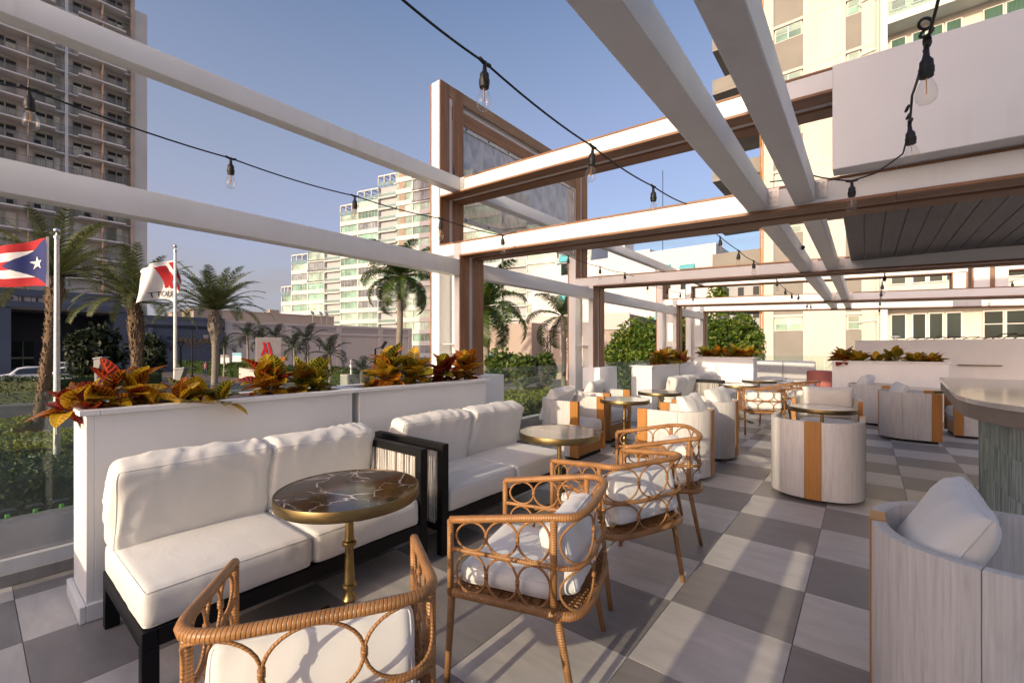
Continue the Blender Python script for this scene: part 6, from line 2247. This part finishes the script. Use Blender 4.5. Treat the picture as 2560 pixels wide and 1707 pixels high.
# =================================================================== parked cars
def car(label, sx_, sy_, d, rz, paint, suv=True):
    p = at(sx_, sy_, d)
    t = thing('parked_car', label, 'car', (p.x, p.y, GZ + .01), rz, 'cars before the hotel')
    L, W = 4.7, 1.85
    prof = [(-2.3, .35), (-2.35, .75), (-2.25, .98), (-1.95, 1.05), (-1.55, 1.52), (-.9, 1.66), (.2, 1.68), (.75, 1.55), (1.25, 1.08), (1.9, .98), (2.25, .82), (2.33, .55), (2.25, .32)]
    m = MB()
    n = len(prof)
    rows = []
    for yy, k in ((-1, .93), (-.86, 1.0), (.86, 1.0), (1, .93)):
        rows.append(len(m.v))
        for (x, z) in prof:
            top_in = max(0, (z - 1.05)) * .32
            m.v.append((x * k, yy * (W / 2 - top_in), z if abs(yy) < 1 else z * .99 - .03 * (z > 1)))
    for r_ in range(3):
        for i in range(n):
            j = (i + 1) % n
            m.face([rows[r_] + i, rows[r_] + j, rows[r_ + 1] + j, rows[r_ + 1] + i])
    m.face([rows[0] + i for i in range(n)][::-1])
    m.face([rows[3] + i for i in range(n)])
    m.obj('body', paint, t, smooth=30, recalc=True)
    for s_ in (-1, 1):
        y = s_ * (W / 2 + .004)
        for pl in ([(-1.75, 1.08), (-.55, 1.08), (-.55, 1.58), (-1.35, 1.50)], [(-.47, 1.08), (1.05, 1.08), (.62, 1.50), (-.47, 1.58)]):
            w_ = MB()
            w_.v = [(x, s_ * (W / 2 + .012 - max(0, z - 1.05) * .32), z) for x, z in pl]
            w_.face([0, 1, 2, 3] if s_ < 0 else [3, 2, 1, 0])
            w_.obj('window', 'car_glass', t)
        for x in (-1.42, 1.42):
            wh_ = MB()
            wh_.lathe([(.0001, -.1), (.20, -.1), (.22, -.11), (.33, -.10), (.34, 0), (.33, .10), (.0001, .10)], 20)
            o = wh_.obj('wheel', 'tyre', t, (x, s_ * (W / 2 - .08), .34), (R(90), 0, 0), smooth=40)
            MB().lathe([(.0001, -.115), (.19, -.115), (.2, -.10)], 14).lathe([(.0001, .115), (.19, .115), (.2, .10)], 14).obj('rim', 'galv', o)
        boxo('headlight', 2.1, 2.27, s_ * .78 - .16, s_ * .78 + .16, .70, .84, 'white_line', t)
        boxo('tail_light', -2.36, -2.2, s_ * .76 - .16, s_ * .76 + .16, .78, .98, 'lamp_red', t)
        boxo('mirror', .85, 1.0, s_ * (W / 2 + .12) - .1, s_ * (W / 2 + .12) + .1, 1.05, 1.2, paint, t, .02)
    ws = MB()
    ws.v = [(1.22, -.72, 1.11), (1.22, .72, 1.11), (.78, .62, 1.55), (.78, -.62, 1.55)]
    ws.face([0, 1, 2, 3])
    ws.v = [(x + .012, y, z + .012) for x, y, z in ws.v]
    ws.obj('windscreen', 'car_glass', t)
    return t
car('white car at the left edge behind the long hedge', 75, 922, 37, R(270), 'car_white')
car('second white car behind the flagpole', 178, 925, 38, R(264), 'car_white')
car('black car right of the white cars, tail light showing', 300, 925, 40, R(90), 'car_dark')
car('white vehicle under the hotel porch', 150, 905, 50, R(255), 'car_white')

# =================================================================== person walking by the hotel
pp = at(405 + 110, 924, 50)
pe = thing('person', 'person in a maroon shirt and jeans walking by the hotel wall', 'person', (pp.x, pp.y, GZ), YAW + R(20))
def skin_body(name, joints, edges, mats_split, parent):
    me = bpy.data.meshes.new(name)
    me.from_pydata([j[:3] for j in joints], edges, [])
    o = link(name, me, parent)
    sk_ = o.modifiers.new('skin', 'SKIN')
    for v, j in zip(me.skin_vertices[0].data, joints):
        v.radius = (j[3], j[4] if len(j) > 4 else j[3])
    me.skin_vertices[0].data[0].use_root = True
    o.modifiers.new('sub', 'SUBSURF').levels = 2
    for q in mats_split:
        me.materials.append(M[q])
    return o
J = [(0, 0, .95, .16, .11), (0, 0, 1.2, .15, .11), (0, 0, 1.42, .18, .10), (0, 0, 1.52, .06), (0, .02, 1.6, .075), (0, .02, 1.70, .085),
     (-.10, 0, .88, .085), (-.13, .06, .48, .06), (-.12, .0, .08, .045), (-.12, .14, .04, .04),
     (.10, 0, .88, .085), (.13, -.02, .48, .06), (.12, -.16, .10, .045), (.12, -.03, .04, .04),
     (-.22, 0, 1.40, .055), (-.27, -.02, 1.15, .042), (-.24, .12, .95, .032), (-.23, .16, .87, .03),
     (.22, 0, 1.40, .055), (.27, -.04, 1.14, .042), (.25, .02, .90, .032), (.25, .05, .82, .03)]
E_ = [(0, 1), (1, 2), (2, 3), (3, 4), (4, 5), (0, 6), (6, 7), (7, 8), (8, 9), (0, 10), (10, 11), (11, 12), (12, 13), (2, 14), (14, 15), (15, 16), (16, 17), (2, 18), (18, 19), (19, 20), (20, 21)]
bod = skin_body('body', J, E_, ['jeans'], pe)
MB().lathe([(.17, .93), (.185, 1.0), (.18, 1.2), (.205, 1.40), (.15, 1.47), (.07, 1.50)], 16).obj('shirt', 'shirt', pe, smooth=60)
MB().lathe([(.0001, 1.52), (.07, 1.54), (.095, 1.62), (.09, 1.70), (.06, 1.755), (.0001, 1.77)], 14).obj('head_skin', 'skin', pe, smooth=60)
MB().lathe([(.09, 1.66), (.102, 1.70), (.07, 1.765), (.0001, 1.785)], 14).obj('hair', 'hair', pe, smooth=60)
